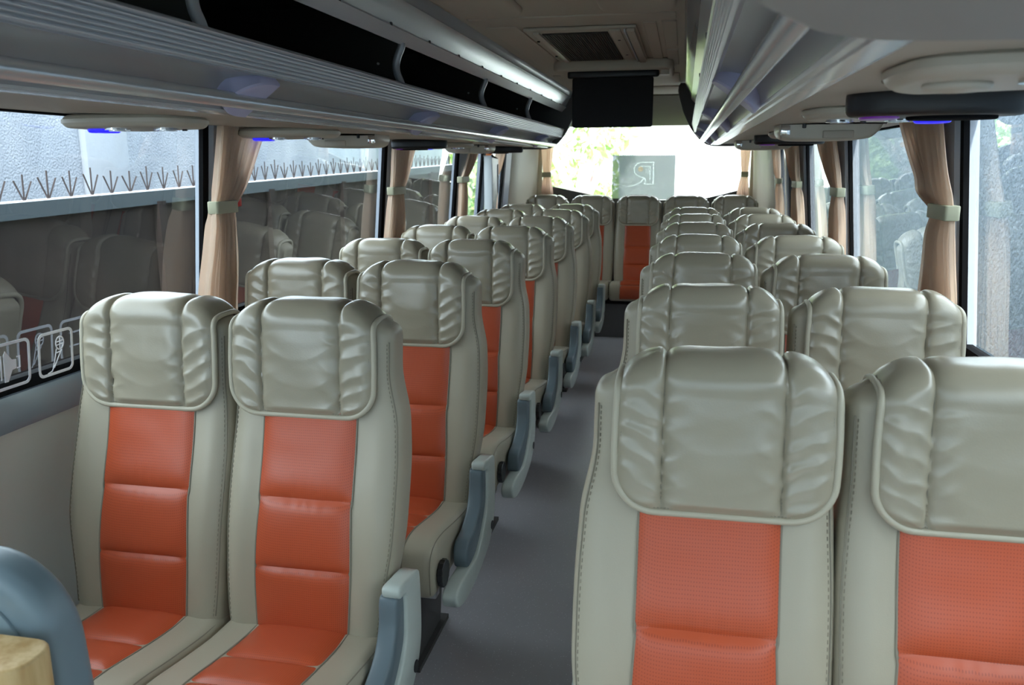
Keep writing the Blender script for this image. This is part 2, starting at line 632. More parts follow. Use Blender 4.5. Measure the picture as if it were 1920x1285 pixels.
struct('wall_back', bm, M_['capdark'])
bm = bmesh.new()
rear_strip(bm, zb, [2.0] * 8, xs, YR + .012, YR + .016)
struct('window_%d' % wn[0], bm, M_['glass_rear']); wn[0] += 1
# rear window side posts
for s, x in ((-1, -1.53), (1, .70)):
    bm = bmesh.new()
    box(bm, x - .05, x + .05, YR - .035, YR, 1.2, 2.0)
    struct('trim_%d' % tn[0], bm, M_['wallbeige']); tn[0] += 1

# unseen bus front: dash wall and header narrow the windshield to cut front light
bm = bmesh.new()
box(bm, -1.85, .98, YF - .05, YF, -.1, 1.0)
box(bm, -1.85, .98, YF - .05, YF, 1.95, 2.19)
struct('wall_front', bm, M_['walllow'])
bm = bmesh.new(); box(bm, -1.72, .87, YF - .03, YF - .026, 1.0, 1.95)
struct('window_%d' % wn[0], bm, M_['glass_front']); wn[0] += 1

# ------------------------------------------------------------------ overhead luggage racks
# profile in (distance from centre line u, z); u grows towards the wall
def rack(s, y0, y1, name, label, div_y, disc_y, yend_lab):
    root = empty(name, (CX, y0, 1.75))
    tag(root, label, 'luggage rack')
    def P(u, z): return (s * u, z - 1.75)
    L = y1 - y0
    def part(nm, prof, m, a=0, b=None, parent=root, r=0):
        bm = bmesh.new()
        extr([P(*q) for q in prof], a, L if b is None else b, r, 'Y', 3, bm)
        return obj(nm, bm, m, parent)
    # fluted fascia
    N = 6
    ft, fb = (.464, 1.852), (.481, 1.803)
    pts = []
    for i in range(N * 4 + 1):
        t = i / (N * 4)
        d = .0036 * (1 if (i % 4) in (1, 2) else -1)
        pts.append((ft[0] + (fb[0] - ft[0]) * t + (-d), ft[1] + (fb[1] - ft[1]) * t))
    prof = [(.475, 1.868), (.466, 1.866), (.458, 1.858)] + pts + [(.483, 1.800), (.50, 1.805), (.492, 1.86)]
    part('fluted_fascia', prof, M_['alu'])
    # concave channel below it
    ch = [(.483, 1.803), (.500, 1.800), (.535, 1.790), (.560, 1.768), (.574, 1.745), (.578, 1.732), (.590, 1.732), (.585, 1.75), (.570, 1.785), (.545, 1.803), (.505, 1.812)]
    part('channel_panel', ch, M_['rackpanel'])
    # hand rail
    bm = bmesh.new()
    c = (.525, 1.747)
    ring = [(c[0] + .0165 * cos(2 * pi * k / 20), c[1] + .0165 * sin(2 * pi * k / 20)) for k in range(20)]
    extr([P(*q) for q in ring], 0, L - .02, .004, 'Y', 2, bm)
    obj('handrail', bm, M_['rail'], root)
    # lower aluminium strip
    st = [(.578, 1.731), (.582, 1.726), (.592, 1.7255), (.596, 1.730), (.600, 1.7255), (.628, 1.7245), (.642, 1.727), (.648, 1.734), (.60, 1.742), (.58, 1.738)]
    part('lower_strip', st, M_['satin'])
    # soffit
    so_ = [(.640, 1.7315), (.80, 1.735), (1.05, 1.742), (1.215, 1.7485), (1.215, 1.757), (1.05, 1.752), (.80, 1.745), (.64, 1.742)]
    part('underside_panel', so_, M_['soffit'])
    # rack tray and lining (dark)
    tr_ = [(.50, 1.806), (.52, 1.815), (.62, 1.80), (1.21, 1.80), (1.21, 2.125), (.49, 2.125), (.49, 2.112), (1.195, 2.112), (1.195, 1.81), (.62, 1.81), (.52, 1.86), (.50, 1.86)]
    part('lining', tr_, M_['rackdark'])
    # upper rail and panel to the ceiling
    ur = [(.474, 1.992), (.480, 1.986), (.492, 1.990), (.475, 2.022), (.455, 2.025), (.449, 2.017)]
    part('upper_rail', ur, M_['alu'])
    up_ = [(.455, 2.022), (.440, 2.048), (.424, 2.080), (.414, 2.088), (.415, 2.096), (.407, 2.110), (.405, 2.129), (.47, 2.129), (.47, 2.03)]
    part('upper_panel', up_, M_['satin'])
    # clips along the upper rail
    y = .25
    clip = None
    while y < L:
        if clip is None:
            bm = bmesh.new()
            extr(rrect(-.004, .004, -.006, .006, .002), -.005, .005, .001, 'Z', 1, bm)
            clip = c_ = obj('rail_clip', bm, M_['black'], root)
        else:
            c_ = clip.copy(); C.objects.link(c_); c_.parent = root
        c_.location = (s * .452, y, 2.022 - 1.75)
        y += .39
    # dividers: dark board with silver s-curved front strip
    for y in div_y:
        q = y - y0
        cur = catmull([(.482, 1.992), (.484, 1.978), (.496, 1.952), (.503, 1.925), (.500, 1.90), (.490, 1.875), (.482, 1.85)], 4)
        bm = bmesh.new()
        board = cur + [(.60, 1.81), (1.19, 1.81), (1.19, 2.11), (.495, 2.11), (.49, 2.0)]
        extr([P(*p) for p in board], q - .006, q + .006, 0, 'Y', 1, bm)
        d = obj('divider', bm, M_['rackdark'], root)
        bm = bmesh.new()
        tube([(*[P(*p)[0]], q, P(*p)[1]) for p in cur], .0125, bm, 10)
        obj('divider_trim', bm, M_['rackpanel'], d)
        bm = bmesh.new()
        disc(bm, (P(.56, 1.93)[0], q - .012, P(.56, 1.93)[1]), (0, 1, 0), .004, .006, 8)
        obj('screw', bm, M_['steel'], d)
    # lavender semicircular brackets around the rail
    for y in disc_y:
        q = y - y0
        bm = bmesh.new()
        # D-shaped plate standing off the channel, round towards the front, cut square at the back
        W0, W1 = Vector((.489, 1.803)), Vector((.584, 1.733))
        mid = (W0 + W1) / 2; wd = (W1 - W0) / 2; nn = Vector((-.62, -.78))
        out_ = [(-.105 * cos(math.radians(a)), sin(math.radians(a))) for a in range(-90, 91, 10)] + [(.03, 1), (.03, -1)]
        rings = []
        for h, k in ((-.02, 1.0), (.018, 1.0), (.022, .95)):
            rings.append([bm.verts.new((P(*(mid + wd * b * k + nn * h))[0], q + a * k, P(*(mid + wd * b * k + nn * h))[1])) for a, b in out_])
        for r0, r1 in zip(rings, rings[1:]):
            for k in range(len(r0)):
                bm.faces.new((r0[k], r0[(k + 1) % len(r0)], r1[(k + 1) % len(r0)], r1[k]))
        bm.faces.new(rings[0]); bm.faces.new(rings[-1])
        obj('rail_bracket', bm, M_['disc'], root)
    # dark end cap at the rear
    cap = catmull([(.37, 2.041), (.388, 1.98), (.405, 1.927), (.452, 1.836), (.500, 1.775), (.535, 1.745), (.60, 1.720), (.80, 1.718)], 4)
    cap = [(.367, 2.10), (.365, 2.07)] + cap + [(1.0, 1.722), (1.2, 1.73), (1.2, 2.12), (.38, 2.12)]
    bm = bmesh.new()
    extr([P(*p) for p in cap], L, L + .05, .008, 'Y', 2, bm)
    obj('end_cap', bm, M_['capdark'], root)
    return root

rack(-1, .3, 6.3, 'luggage_rack', 'long open overhead luggage rack with fluted silver edge above the left windows',
     [1.52, 2.68, 3.85, 5.0], [1.78, 3.06, 4.32, 5.65], 0)
rr_ = rack(1, .55, 5.7, 'luggage_rack', 'overhead luggage rack seen from below above the right windows, ending in dark cap',
     [1.52, 2.68, 3.85, 5.0], [1.95, 3.15, 4.32, 5.3], 0)

# rounded grey housing closing the right rack towards the camera
bm = bmesh.new()
pl_ = catmull([(.004, .15), (.009, .44), (.028, .585), (.055, .665), (.092, .748), (.139, .80), (.188, .825), (.285, .838), (.45, .848), (.78, .85)], 5) + [(.78, -.6), (.004, -.6)]
extr(pl_, 1.712, ZC - .002, .02, 'Z', 5, bm)
for v in bm.verts: v.co -= rr_.location
obj('front_housing', bm, M_['nose'], rr_)['label'] = 'rounded grey vinyl housing closing the front end'

# ------------------------------------------------------------------ ceiling grille and monitor
root = empty('ceiling_vent', (-.42, 3.85, ZC))
tag(root, 'rectangular dark mesh air grille in a beige ceiling frame before the monitor', 'ceiling vent')
def lbox(nm, x0, x1, y0, y1, z0, z1, m, r=.003, parent=root):
    return obj(nm, bbox(x0 - parent.location.x, x1 - parent.location.x, y0 - parent.location.y, y1 - parent.location.y, z0 - parent.location.z, z1 - parent.location.z, r), m, parent)
lbox('frame_panel', -.64, -.20, 3.36, 4.36, ZC - .014, ZC - .0005, M_['ceil'], .006)
bm = bmesh.new()
# woven grille strips over a dark recess
x0, x1, y0, y1 = -.575, -.315, 3.43, 4.30
for i in range(27):
    x = x0 + (x1 - x0) * (i + .5) / 27
    box(bm, x - .0025 + .42, x + .0025 + .42, y0 - 3.85, y1 - 3.85, -.021, -.018)
for j in range(88):
    y = y0 + (y1 - y0) * (j + .5) / 88
    box(bm, x0 + .42, x1 + .42, y - .0022 - 3.85, y + .0022 - 3.85, -.019, -.0165)
box(bm, x0 + .42, x1 + .42, y0 - 3.85, y1 - 3.85, -.0155, -.0135)
obj('grille', bm, M_['ceilmesh'], root, False)
lbox('side_rail', -.305, -.262, 3.38, 4.33, ZC - .022, ZC - .013, M_['consoleb'], .003)
lbox('side_rail', -.250, -.243, 3.38, 4.36, ZC - .026, ZC - .013, M_['alu'], .002)
lbox('side_rail', -.240, -.205, 3.36, 4.36, ZC - .030, ZC - .013, M_['soffit'], .008)
lbox('side_rail', -.607, -.582, 3.40, 4.34, ZC - .022, ZC - .013, M_['consoleb'], .003)
for x, y in ((-.284, 3.62), (-.284, 4.10), (-.618, 3.6), (-.618, 4.1)):
    bm = bmesh.new()
    disc(bm, (x + .42, y - 3.85, -.024), (0, 0, 1), .006, .006, 10)
    obj('screw', bm, M_['black'], root)

root = empty('ceiling_monitor', (-.38, 4.46, ZC))
tag(root, 'flip-down black flat screen hanging from the beige ceiling pod above the aisle', 'monitor')
P = rrect(-.305, .305, -.05, .42, .05, 6)
bm = bmesh.new()
extr([(x, y) for x, y in P], -.055, -.001, .018, 'Z', 4, bm)
obj('ceiling_pod', bm, M_['ceil'], root)
bm = bmesh.new()
extr(rrect(-.208, .208, -.335, -.085, .012), .0, .026, .006, 'Y', 3, bm)
scr = obj('screen', bm, M_['screen'], root)
bm = bmesh.new()
extr(rrect(-.235, .235, -.005, .04, .02), -.088, -.05, .01, 'Z', 3, bm)
obj('hinge', bm, M_['black'], root)
obj('latch', bbox(.24, .285, .0, .05, -.078, -.05, .004), M_['consoleb'], root)

# ------------------------------------------------------------------ seats
YFT = smooth_table([(.44, -.205), (.50, -.199), (.60, -.186), (.70, -.168), (.80, -.140), (.90, -.108), (1.0, -.086), (1.10, -.078), (1.20, -.068), (1.3, -.055)])
HWT = smooth_table([(.44, .212), (.52, .219), (.62, .223), (.75, .2255), (.86, .2255), (.96, .221), (1.05, .217), (1.15, .217), (1.3, .216)])
THK = smooth_table([(.44, .10), (.60, .125), (.8, .135), (1.0, .122), (1.2, .118), (1.3, .118)])
def yf(z): return interp(YFT, z)
def hwz(z): return interp(HWT, z)
Z0H = .982
def drop(x):
    a = max(0, abs(x) - .105)
    return .034 * (a / .084) ** 2 if a < .084 else .034 + .30 * (a - .084)
def warp(x, y, z):
    k = max(0, min(1, (z - Z0H) / .29))
    return (x, y, z - drop(x) * k * k)
def bolster(x, z):
    k = 1 if z < .9 else max(0, 1 - (z - .9) / .12)
    ax = abs(x)
    return .012 * exp(-((ax - .178) / .042) ** 2) * (.35 + .65 * k)

def shell_front(x, z):
    """y of the front face of the backrest shell"""
    w = hwz(z); d = interp(THK, z) / 2
    t = min(.999, abs(x) / w)
    return yf(z) + d - d * (1 - t ** 5) ** (1 / 5) - bolster(x, z)

def backrest_bm(outer=0):
    """outer: side on which the shoulder bolster is wider (+1, -1) or 0"""
    bm = bmesh.new()
    def wide(x, z):
        if outer == 0 or x * outer <= 0: return x
        k = max(0, min(1, (z - .50) / .22)) * max(0, min(1, (1.12 - z) / .16))
        k = k * k * (3 - 2 * k)
        return x * (1 + .085 * k)
    rings = []
    zs = [.435 + i * (1.205 - .435) / 40 for i in range(41)]
    st = [(z, hwz(z), interp(THK, z) / 2, yf(z), 0) for z in zs]
    n = 72
    def ring(z, w, d, y0, zz):
        rg = []
        for k in range(n):
            t = 2 * pi * k / n
            c_, s_ = cos(t), sin(t)
            e = 2 / 5
            x = w * math.copysign(abs(c_) ** e, c_)
            yy = math.copysign(abs(s_) ** e, s_)
            y = y0 + d + d * yy
            if yy < 0: y -= bolster(x, z) * min(1, -yy * 1.3)
            rg.append(bm.verts.new(warp(wide(x, z), y, zz)))
        return rg
    # bottom rounding
    for a in (80, 55, 30):
        q = math.radians(a)
        rings.append(ring(.435, hwz(.435) - .02 * (1 - cos(q)), .05 - .02 * (1 - cos(q)), yf(.435) + .02 * (1 - cos(q)), .435 - .02 * sin(q)))
    for z, w, d, y0, _ in st:
        rings.append(ring(z, w, d, y0, z))
    w, d, y0 = hwz(1.205), interp(THK, 1.205) / 2, yf(1.205)
    for k in range(1, 9):
        q = pi / 2 * k / 8.3
        dd = max(.006, d * cos(q) ** .68)
        rings.append(ring(1.205 + .012 * k / 8, w - .030 * (1 - cos(q)), dd, y0 + d - dd + .004 * k / 8, 1.205 + .045 * sin(q) ** .68))
    for i in range(len(rings) - 1):
        for j in range(n):
            bm.faces.new((rings[i][j], rings[i][(j + 1) % n], rings[i + 1][(j + 1) % n], rings[i + 1][j]))
    bm.faces.new(rings[0]); bm.faces.new(rings[-1])
    # side seams with stitches, one each side of the front face
    for s in (-1, 1):
        path = []
        for i in range(61):
            z = .46 + i * (1.20 - .46) / 60
            zz = min(z, 1.205)
            x = s * (hwz(zz) - .010)
            d2 = interp(THK, zz) / 2
            yb = yf(zz) + d2 - d2 * (1 - ((hwz(zz) - .010) / hwz(zz)) ** 5) ** .2 - bolster(x, zz) * .7 - .0028
            path.append(warp(wide(x, z), yb, z))
        tube(path, .0016, bm, 6, 1)
        for i in range(0, 60):
            a, b = Vector(path[i]), Vector(path[i + 1])
            off = Vector((-s * .005, -.0035, 0))
            tube([a + off, a.lerp(b, .55) + off], .0011, bm, 4, 1)
    # seams beside the orange panel
    for s in (-1, 1):
        path = [(s * (panel_w(z) + .001), shell_front(panel_w(z), z) - .001, z) for z in [.45 + i * .55 / 40 for i in range(41)]]
        tube(path, .0022, bm, 6, 1)
    return bm

BR = [.44, .61, .783, 1.03]
def panel_w(z):
    return .122 + .006 * sin(pi * max(0, min(1, (z - .44) / .34))) if z < .78 else .1255
def panel_bm():
    def F(u, v):
        z = .445 + v * (1.01 - .445)
        w_ = panel_w(z)
        # pinch at the cross seams
        tx = 2 * u - 1
        for a, b in zip(BR, BR[1:]):
            if a <= z <= b:
                t = 2 * (z - a) / (b - a) - 1
                break
        pin = max(0, abs(t) - .9) / .1
        x = tx * (w_ - .004 * pin)
        puff = .0115 * (1 - abs(t) ** 7) * (1 - abs(tx) ** 7) + .0045
        puff += .0012 * noise.noise(Vector((x * 14, z * 14, 3))) * (1 - abs(tx) ** 4)
        puff += .0005 * (abs(t) ** 3) * sin(x * 150 + 3 * sin(x * 31)) * (1 - abs(t) ** 14)
        y = shell_front(x, z) + .003 - puff
        return (x, y, z)
    bm, V = grid(F, 40, 150)
    return bm

def head_path(x):
    pass
OFF = .010
PTS = []
def build_head_base():
    z = .988
    while z < 1.205:
        PTS.append((yf(z) - OFF, z)); z += .008
    d = interp(THK, 1.205) / 2
    cy_ = yf(1.205) + d
    for k in range(0, 21):
        a = pi - pi * k / 20
        PTS.append((cy_ + (d + OFF) * math.copysign(abs(cos(a)) ** .62, cos(a)), 1.205 + (.045 + OFF) * abs(sin(a)) ** .62))
    z = 1.197
    while z > 1.10:
        PTS.append((yf(z) + 2 * d + OFF, z)); z -= .008
build_head_base()
SL = [0]
for a, b in zip(PTS, PTS[1:]):
    SL.append(SL[-1] + sqrt((a[0] - b[0]) ** 2 + (a[1] - b[1]) ** 2))
STOT = SL[-1]
def head_at(s):
    s = max(0, min(STOT, s))
    import bisect
    i = min(len(SL) - 2, max(0, bisect.bisect_right(SL, s) - 1))
    t = (s - SL[i]) / (SL[i + 1] - SL[i])
    y = PTS[i][0] + (PTS[i + 1][0] - PTS[i][0]) * t
    z = PTS[i][1] + (PTS[i + 1][1] - PTS[i][1]) * t
    a = Vector((PTS[i + 1][0] - PTS[i][0], PTS[i + 1][1] - PTS[i][1])).normalized()
    return y, z, Vector((-a.y, a.x))      # outward normal (front: -y)
CW = .189
def cw(s):
    r = .075
    w = CW + .004 * sin(min(1, s / .28) * pi)
    if s < r: w -= r - sqrt(r * r - (r - s) ** 2)
    return w
SEAM = (-.108, .103)
def bolster_head(x, z):
    return bolster(x, z) if z < 1.2 else 0
def ridge(p):
    # sharp-crested wave
    q = abs((p % 1.0) * 2 - 1)
    return (1 - q) ** 1.6

def cover_bm(seed):
    rr = random.Random(seed)
    sv = rr.uniform(0, 50)
    k1, k2 = rr.uniform(.040, .050), rr.uniform(.038, .048)
    c1 = rr.uniform(-.02, .02)
    NU, NV = 110, 150
    def disp(x, s, w_):
        # column coordinates
        xs_ = (-w_, SEAM[0], SEAM[1], w_)
        col = 0 if x < SEAM[0] else (1 if x < SEAM[1] else 2)
        a, b = xs_[col], xs_[col + 1]
        t = 2 * (x - a) / max(1e-4, b - a) - 1
        amp = max(0, 1 - abs(t) ** 7)
        endk = min(1, s / .02) * min(1, (STOT - s) / .02)
        nz = noise.noise(Vector((x * 9, s * 11, sv)))
        nz2 = noise.noise(Vector((x * 22, s * 22, sv + 9)))
        front = max(0, min(1, (.27 - s) / .06))
        if col == 1:
            h = .0160 * amp ** .8
            # sagging U folds hung between the two seams
            u = s + .045 * (1 - t * t) + .018 * nz + c1
            m = max(0, min(1, (.23 - s) / .08)) * (.30 + .70 * abs(t) ** 1.5)
            h += .0050 * m * (.15 + 1.3 * abs(noise.noise(Vector((x * 5, s * 14, sv + 31))))) * (ridge(u / .070) - .4)
            # gathers next to the seams
            g = max(0, abs(t) - .45) / .55
            h += .0070 * g ** 1.3 * (ridge((s + .016 * nz + .012 * nz2 + .03 * t * t) / (.050 if t < 0 else .058)) - .4) * front * (.2 + 1.6 * abs(noise.noise(Vector((s * 18, t + 5, sv + 3)))))
            h += .004 * nz * (1 - t * t)
        else:
            h = .0135 * amp ** .7
            sg = -1 if col == 0 else 1
            k_ = k1 if col == 0 else k2
            u = s - sg * t * .026 + .012 * nz2 + .014 * nz
            h += .0085 * (ridge(u / k_) - .4) * front * (.45 + .55 * abs(t)) * (.5 + .5 * abs(noise.noise(Vector((s * 16, col * 7, sv))) * 2))
            h += .002 * nz2
        return h * endk
    def F(u, v):
        s = v * STOT
        w_ = cw(s)
        # distribute u so that seams fall on grid lines
        x = (2 * u - 1) * w_
        y, z, n = head_at(s)
        h = disp(x, s, w_)
        # follow the shell at the sides, and crown a little at the middle
        y2 = y - (bolster(x, z) if n.x < -.3 else 0)
        edge = 1 - abs(x / w_) ** 12
        h = h * edge
        return warp(x, y2 + n.x * h, z + n.y * h)
    bm, V = grid(F, NU, NV)
    # seams: thread tubes in the valleys
    for xs_ in SEAM:
        path = []
        for i in range(int(STOT / .004)):
            s = .012 + i * .004
            if s > STOT - .01: break
            y, z, n = head_at(s)
            path.append(warp(xs_, y - (bolster(xs_, z) if n.x < -.3 else 0) + n.x * .0006, z + n.y * .0006))
        tube(path, .0016, bm, 6, 1)
    # stitches inside the piping
    def edgept(s, sg, inn=.011, lift=.0045):
        w_ = cw(s) - inn
        y, z, n = head_at(s)
        x = sg * w_
        return Vector(warp(x, y - (bolster(x, z) if n.x < -.3 else 0) + n.x * lift, z + n.y * lift))
    for sg in (-1, 1):
        s = .03
        while s < .33:
            tube([edgept(s, sg), edgept(s + .0035, sg)], .0011, bm, 4, 1)
            s += .0062
    x = -.12
    while x < .12:
        y, z, n = head_at(.010)
        p = Vector(warp(x, y - bolster(x, z) - .006, z))
        tube([p, p + Vector((.0035, 0, 0))], .0011, bm, 4, 1)
        x += .0062
    return bm

def piping_bm():
    path = []
    def ep(s, sg, x=None):
        w_ = cw(s) if x is None else abs(x)
        y, z, n = head_at(s)
        xx = sg * w_ if x is None else x
        return warp(xx, y - (bolster(xx, z) if n.x < -.3 else 0) - n.x * .001, z)
    ss = []
    s = STOT
    while s > .075: ss.append(s); s -= .008
    for k in range(12): ss.append(.075 * (1 - k / 12) ** 1.6)
    for s in ss: path.append(ep(s, -1))
    w0 = cw(0.0001)
    for k in range(1, 24): path.append(ep(0, 1, -w0 + 2 * w0 * k / 24))
    for s in reversed(ss): path.append(ep(s, 1))
    return tube(path, .0072, n=10)

# seat cushion: side profile (y, z)
CP = catmull([(-.15, .34), (-.40, .325), (-.60, .322), (-.645, .335), (-.664, .385), (-.664, .44), (-.645, .482), (-.60, .500), (-.52, .497), (-.40, .476), (-.28, .458), (-.17, .452), (-.135, .43), (-.13, .37)], 5, True)
def cushion_bm():
    bm = bmesh.new()
    extr(CP, -.222, .222, .032, 'X', 5, bm)
    # top edge seams and stitches
    top = [p for p in catmull([(-.662, .36), (-.664, .44), (-.645, .482), (-.60, .500), (-.52, .497), (-.40, .476), (-.28, .458), (-.19, .452)], 6)]
    for s in (-1, 1):
        tube([(s * .2115, y, z - .009) for y, z in top], .0016, bm, 6, 1)
    for s in (-1, 1):
        tube([(s * .124, y, z + .001) for y, z in top], .0018, bm, 6, 1)
    return bm
def cushion_panel_bm():
    top = catmull([(-.655, .345), (-.665, .385), (-.664, .44), (-.645, .482), (-.60, .500), (-.52, .497), (-.40, .476), (-.28, .458), (-.17, .452)], 10)
    L = [0]
    for a, b in zip(top, top[1:]): L.append(L[-1] + sqrt((a[0] - b[0]) ** 2 + (a[1] - b[1]) ** 2))
    T = L[-1]
    brk = [0, .13, .28, .42, T + .001]
    def at(s):
        for i in range(len(L) - 1):
            if s <= L[i + 1]: break
        t = (s - L[i]) / (L[i + 1] - L[i])
        p = Vector(top[i]).lerp(Vector(top[i + 1]), t)
        d = (Vector(top[i + 1]) - Vector(top[i])).normalized()
        return p, Vector((-d.y, d.x))
    def F(u, v):
        s = v * T
        tx = 2 * u - 1
        for a, b in zip(brk, brk[1:]):
            if a <= s < b: t = 2 * (s - a) / (b - a) - 1
        p, n = at(min(s, T - 1e-4))
        h = .014 * (1 - abs(t) ** 5) * (1 - abs(tx) ** 5) - .001
        x = tx * .123
        return (x, p.x + n.x * h, p.y + n.y * h)
    bm, V = grid(F, 36, 130)
    return bm

# armrest on the aisle side; +x is towards the aisle
def armrest(root, sx):
    def X(a, b): return (sx * a, sx * b) if sx > 0 else (sx * b, sx * a)
    A = catmull([(-.262, .628), (-.20, .622), (-.135, .612), (-.115, .59), (-.110, .50), (-.118, .41), (-.160, .345), (-.240, .300), (-.40, .272), (-.54, .272), (-.620, .295),
                 (-.645, .330), (-.630, .352), (-.57, .358), (-.47, .352), (-.38, .352), (-.29, .40), (-.235, .46), (-.222, .54), (-.224, .590), (-.262, .600)], 5, True)
    bm = bmesh.new()
    a, b = X(.240, .288)
    extr(A, a, b, .007, 'X', 3, bm)
    arm = obj('armrest', bm, M_['armshell'], root)
    # slate pad lying on the front of the shell
    Pd = catmull([(-.258, .602), (-.222, .596), (-.214, .54), (-.225, .47), (-.28, .41), (-.36, .358), (-.45, .346), (-.478, .362), (-.480, .410), (-.450, .435), (-.385, .442), (-.315, .475), (-.278, .53), (-.270, .585)], 5, True)
    bm = bmesh.new()
    a, b = X(.232, .279)
    extr(Pd, a, b, .008, 'X', 3, bm)
    obj('armrest_pad', bm, M_['armpad'], arm)
    bm = bmesh.new()
    disc(bm, (sx * .2865, -.172, .365), (sx, 0, 0), .016, .004, 20)
    obj('bolt_cap', bm, M_['black'], arm)
    # serrated recline wheel
    bm = bmesh.new()
    n = 28
    ring = [((-.60 + (.040 + (.003 if k % 2 else 0)) * cos(2 * pi * k / n)), (.395 + (.040 + (.003 if k % 2 else 0)) * sin(2 * pi * k / n))) for k in range(n)]
    a, b = X(.226, .243)
    extr(ring, a, b, .002, 'X', 1, bm)
    obj('recline_knob', bm, M_['black'], root)
    return arm

def seat_frame(root):
    for y in (-.55, -.22):
        bm = bbox(-.20, .20, y - .02, y + .02, .285, .325, .004)
        obj('seat_frame', bm, M_['steel'], root)
    for s in (-1, 1):
        bm = bmesh.new()
        extr([(-.58, .29), (-.18, .29), (-.24, .018), (-.50, .018)], s * .10 - .012, s * .10 + .012, .002, 'X', 1, bm)
        box(bm, s * .10 - .03, s * .10 + .03, -.54, -.20, .001, .018)
        obj('leg', bm, M_['capdark'], root)

cover_me = []
def make_seat(seed, arm=0, legs=True, outer=0):
    t = empty('bus_seat')
    br = obj('backrest', backrest_bm(outer), [M_['leather'], M_['thread']], t)
    obj('backrest_panel', panel_bm(), M_['orange'], t)['label'] = 'perforated orange leather centre of the backrest'
    hc = obj('headrest_cover', cover_bm(seed), [M_['cover'], M_['thread']], t)
    obj('piping', piping_bm(), M_['piping'], hc)
    obj('seat_cushion', cushion_bm(), [M_['leather'], M_['thread']], t)
    obj('cushion_panel', cushion_panel_bm(), M_['orange'], t)['label'] = 'perforated orange leather centre of the cushion'
    if legs: seat_frame(t)
    if arm: armrest(t, arm)
    return t

protos = {}
used_right = []
covers = [11, 23, 37, 58]
def seat(kind, var):
    """kind: 3 and 4 window seats left and right, 1 arm on +x, -1 arm on -x, 2 bench"""
    key = kind
    if key not in protos:
        protos[key] = make_seat(covers[0], kind if kind in (1, -1) else 0, kind != 2, {1: 1, -1: -1, 3: -1, 4: 1}.get(kind, 0))
        t = protos[key]
        if kind == -1:
            # the first right aisle seat shows no armrest: it is a copy without one
            t = make_seat(covers[0], 0, True, -1)
    elif kind == -1 and not used_right:
        used_right.append(1)
        t = protos[key]
    else:
        t = copy_tree(protos[key])
    for ch in t.children:
        if ch.name.startswith('headrest_cover'):
            ch.data = cover_me[var % len(cover_me)]
    return t
for sd_ in covers:
    o = obj('headrest_cover', cover_bm(sd_), [M_['cover'], M_['thread']])
    cover_me.append(o.data)
    bpy.data.objects.remove(o)

ordn = ['front', 'second', 'third', 'fourth', 'fifth', 'sixth', 'seventh']
PITCHR = .86
for i in range(7):
    rowtxt = ['front row nearest the camera', 'second row', 'third row', 'fourth row', 'fifth row', 'sixth row', 'last row before the rear bench'][i]
    for side, x, y0, kind, nm in (('left', -.908, 1.97, 1, 'aisle seat'), ('left', -1.357, 1.97, 3, 'window seat'),
                                  ('right', .066, 1.537, -1, 'aisle seat'), ('right', .518, 1.537, 4, 'window seat')):
        t = seat(kind, i * 3 + (1 if abs(kind) == 1 else 0) + (2 if side == 'right' else 0))
        t.location = (x + R.uniform(-.004, .004), y0 + PITCHR * i, 0)
        if i == 1 and side == 'right' and kind == 4: t.rotation_euler.z = -.015
        for ch in t.children:
            if ch.name.startswith('headrest_cover'): ch.location.x = (0 if kind == 3 else -.018) if side == 'left' else .020
        tag(t, 'orange and beige %s, %s of the aisle, %s' % (nm, side, rowtxt), 'seat', 'reclining seats in rows of two')
bx = ['on the left end of the rear bench by the window', 'second from the left on the rear bench', 'in the middle of the rear bench facing the aisle',
      'fourth from the left on the rear bench', 'on the right end of the rear bench by the window']
for j in range(5):
    t = seat(2, j + 1)
    t.location = (-.425 + (j - 2) * .4535, 8.30, .036)
    tag(t, 'beige seat with orange centre ' + bx[j], 'seat', 'rear bench seats')

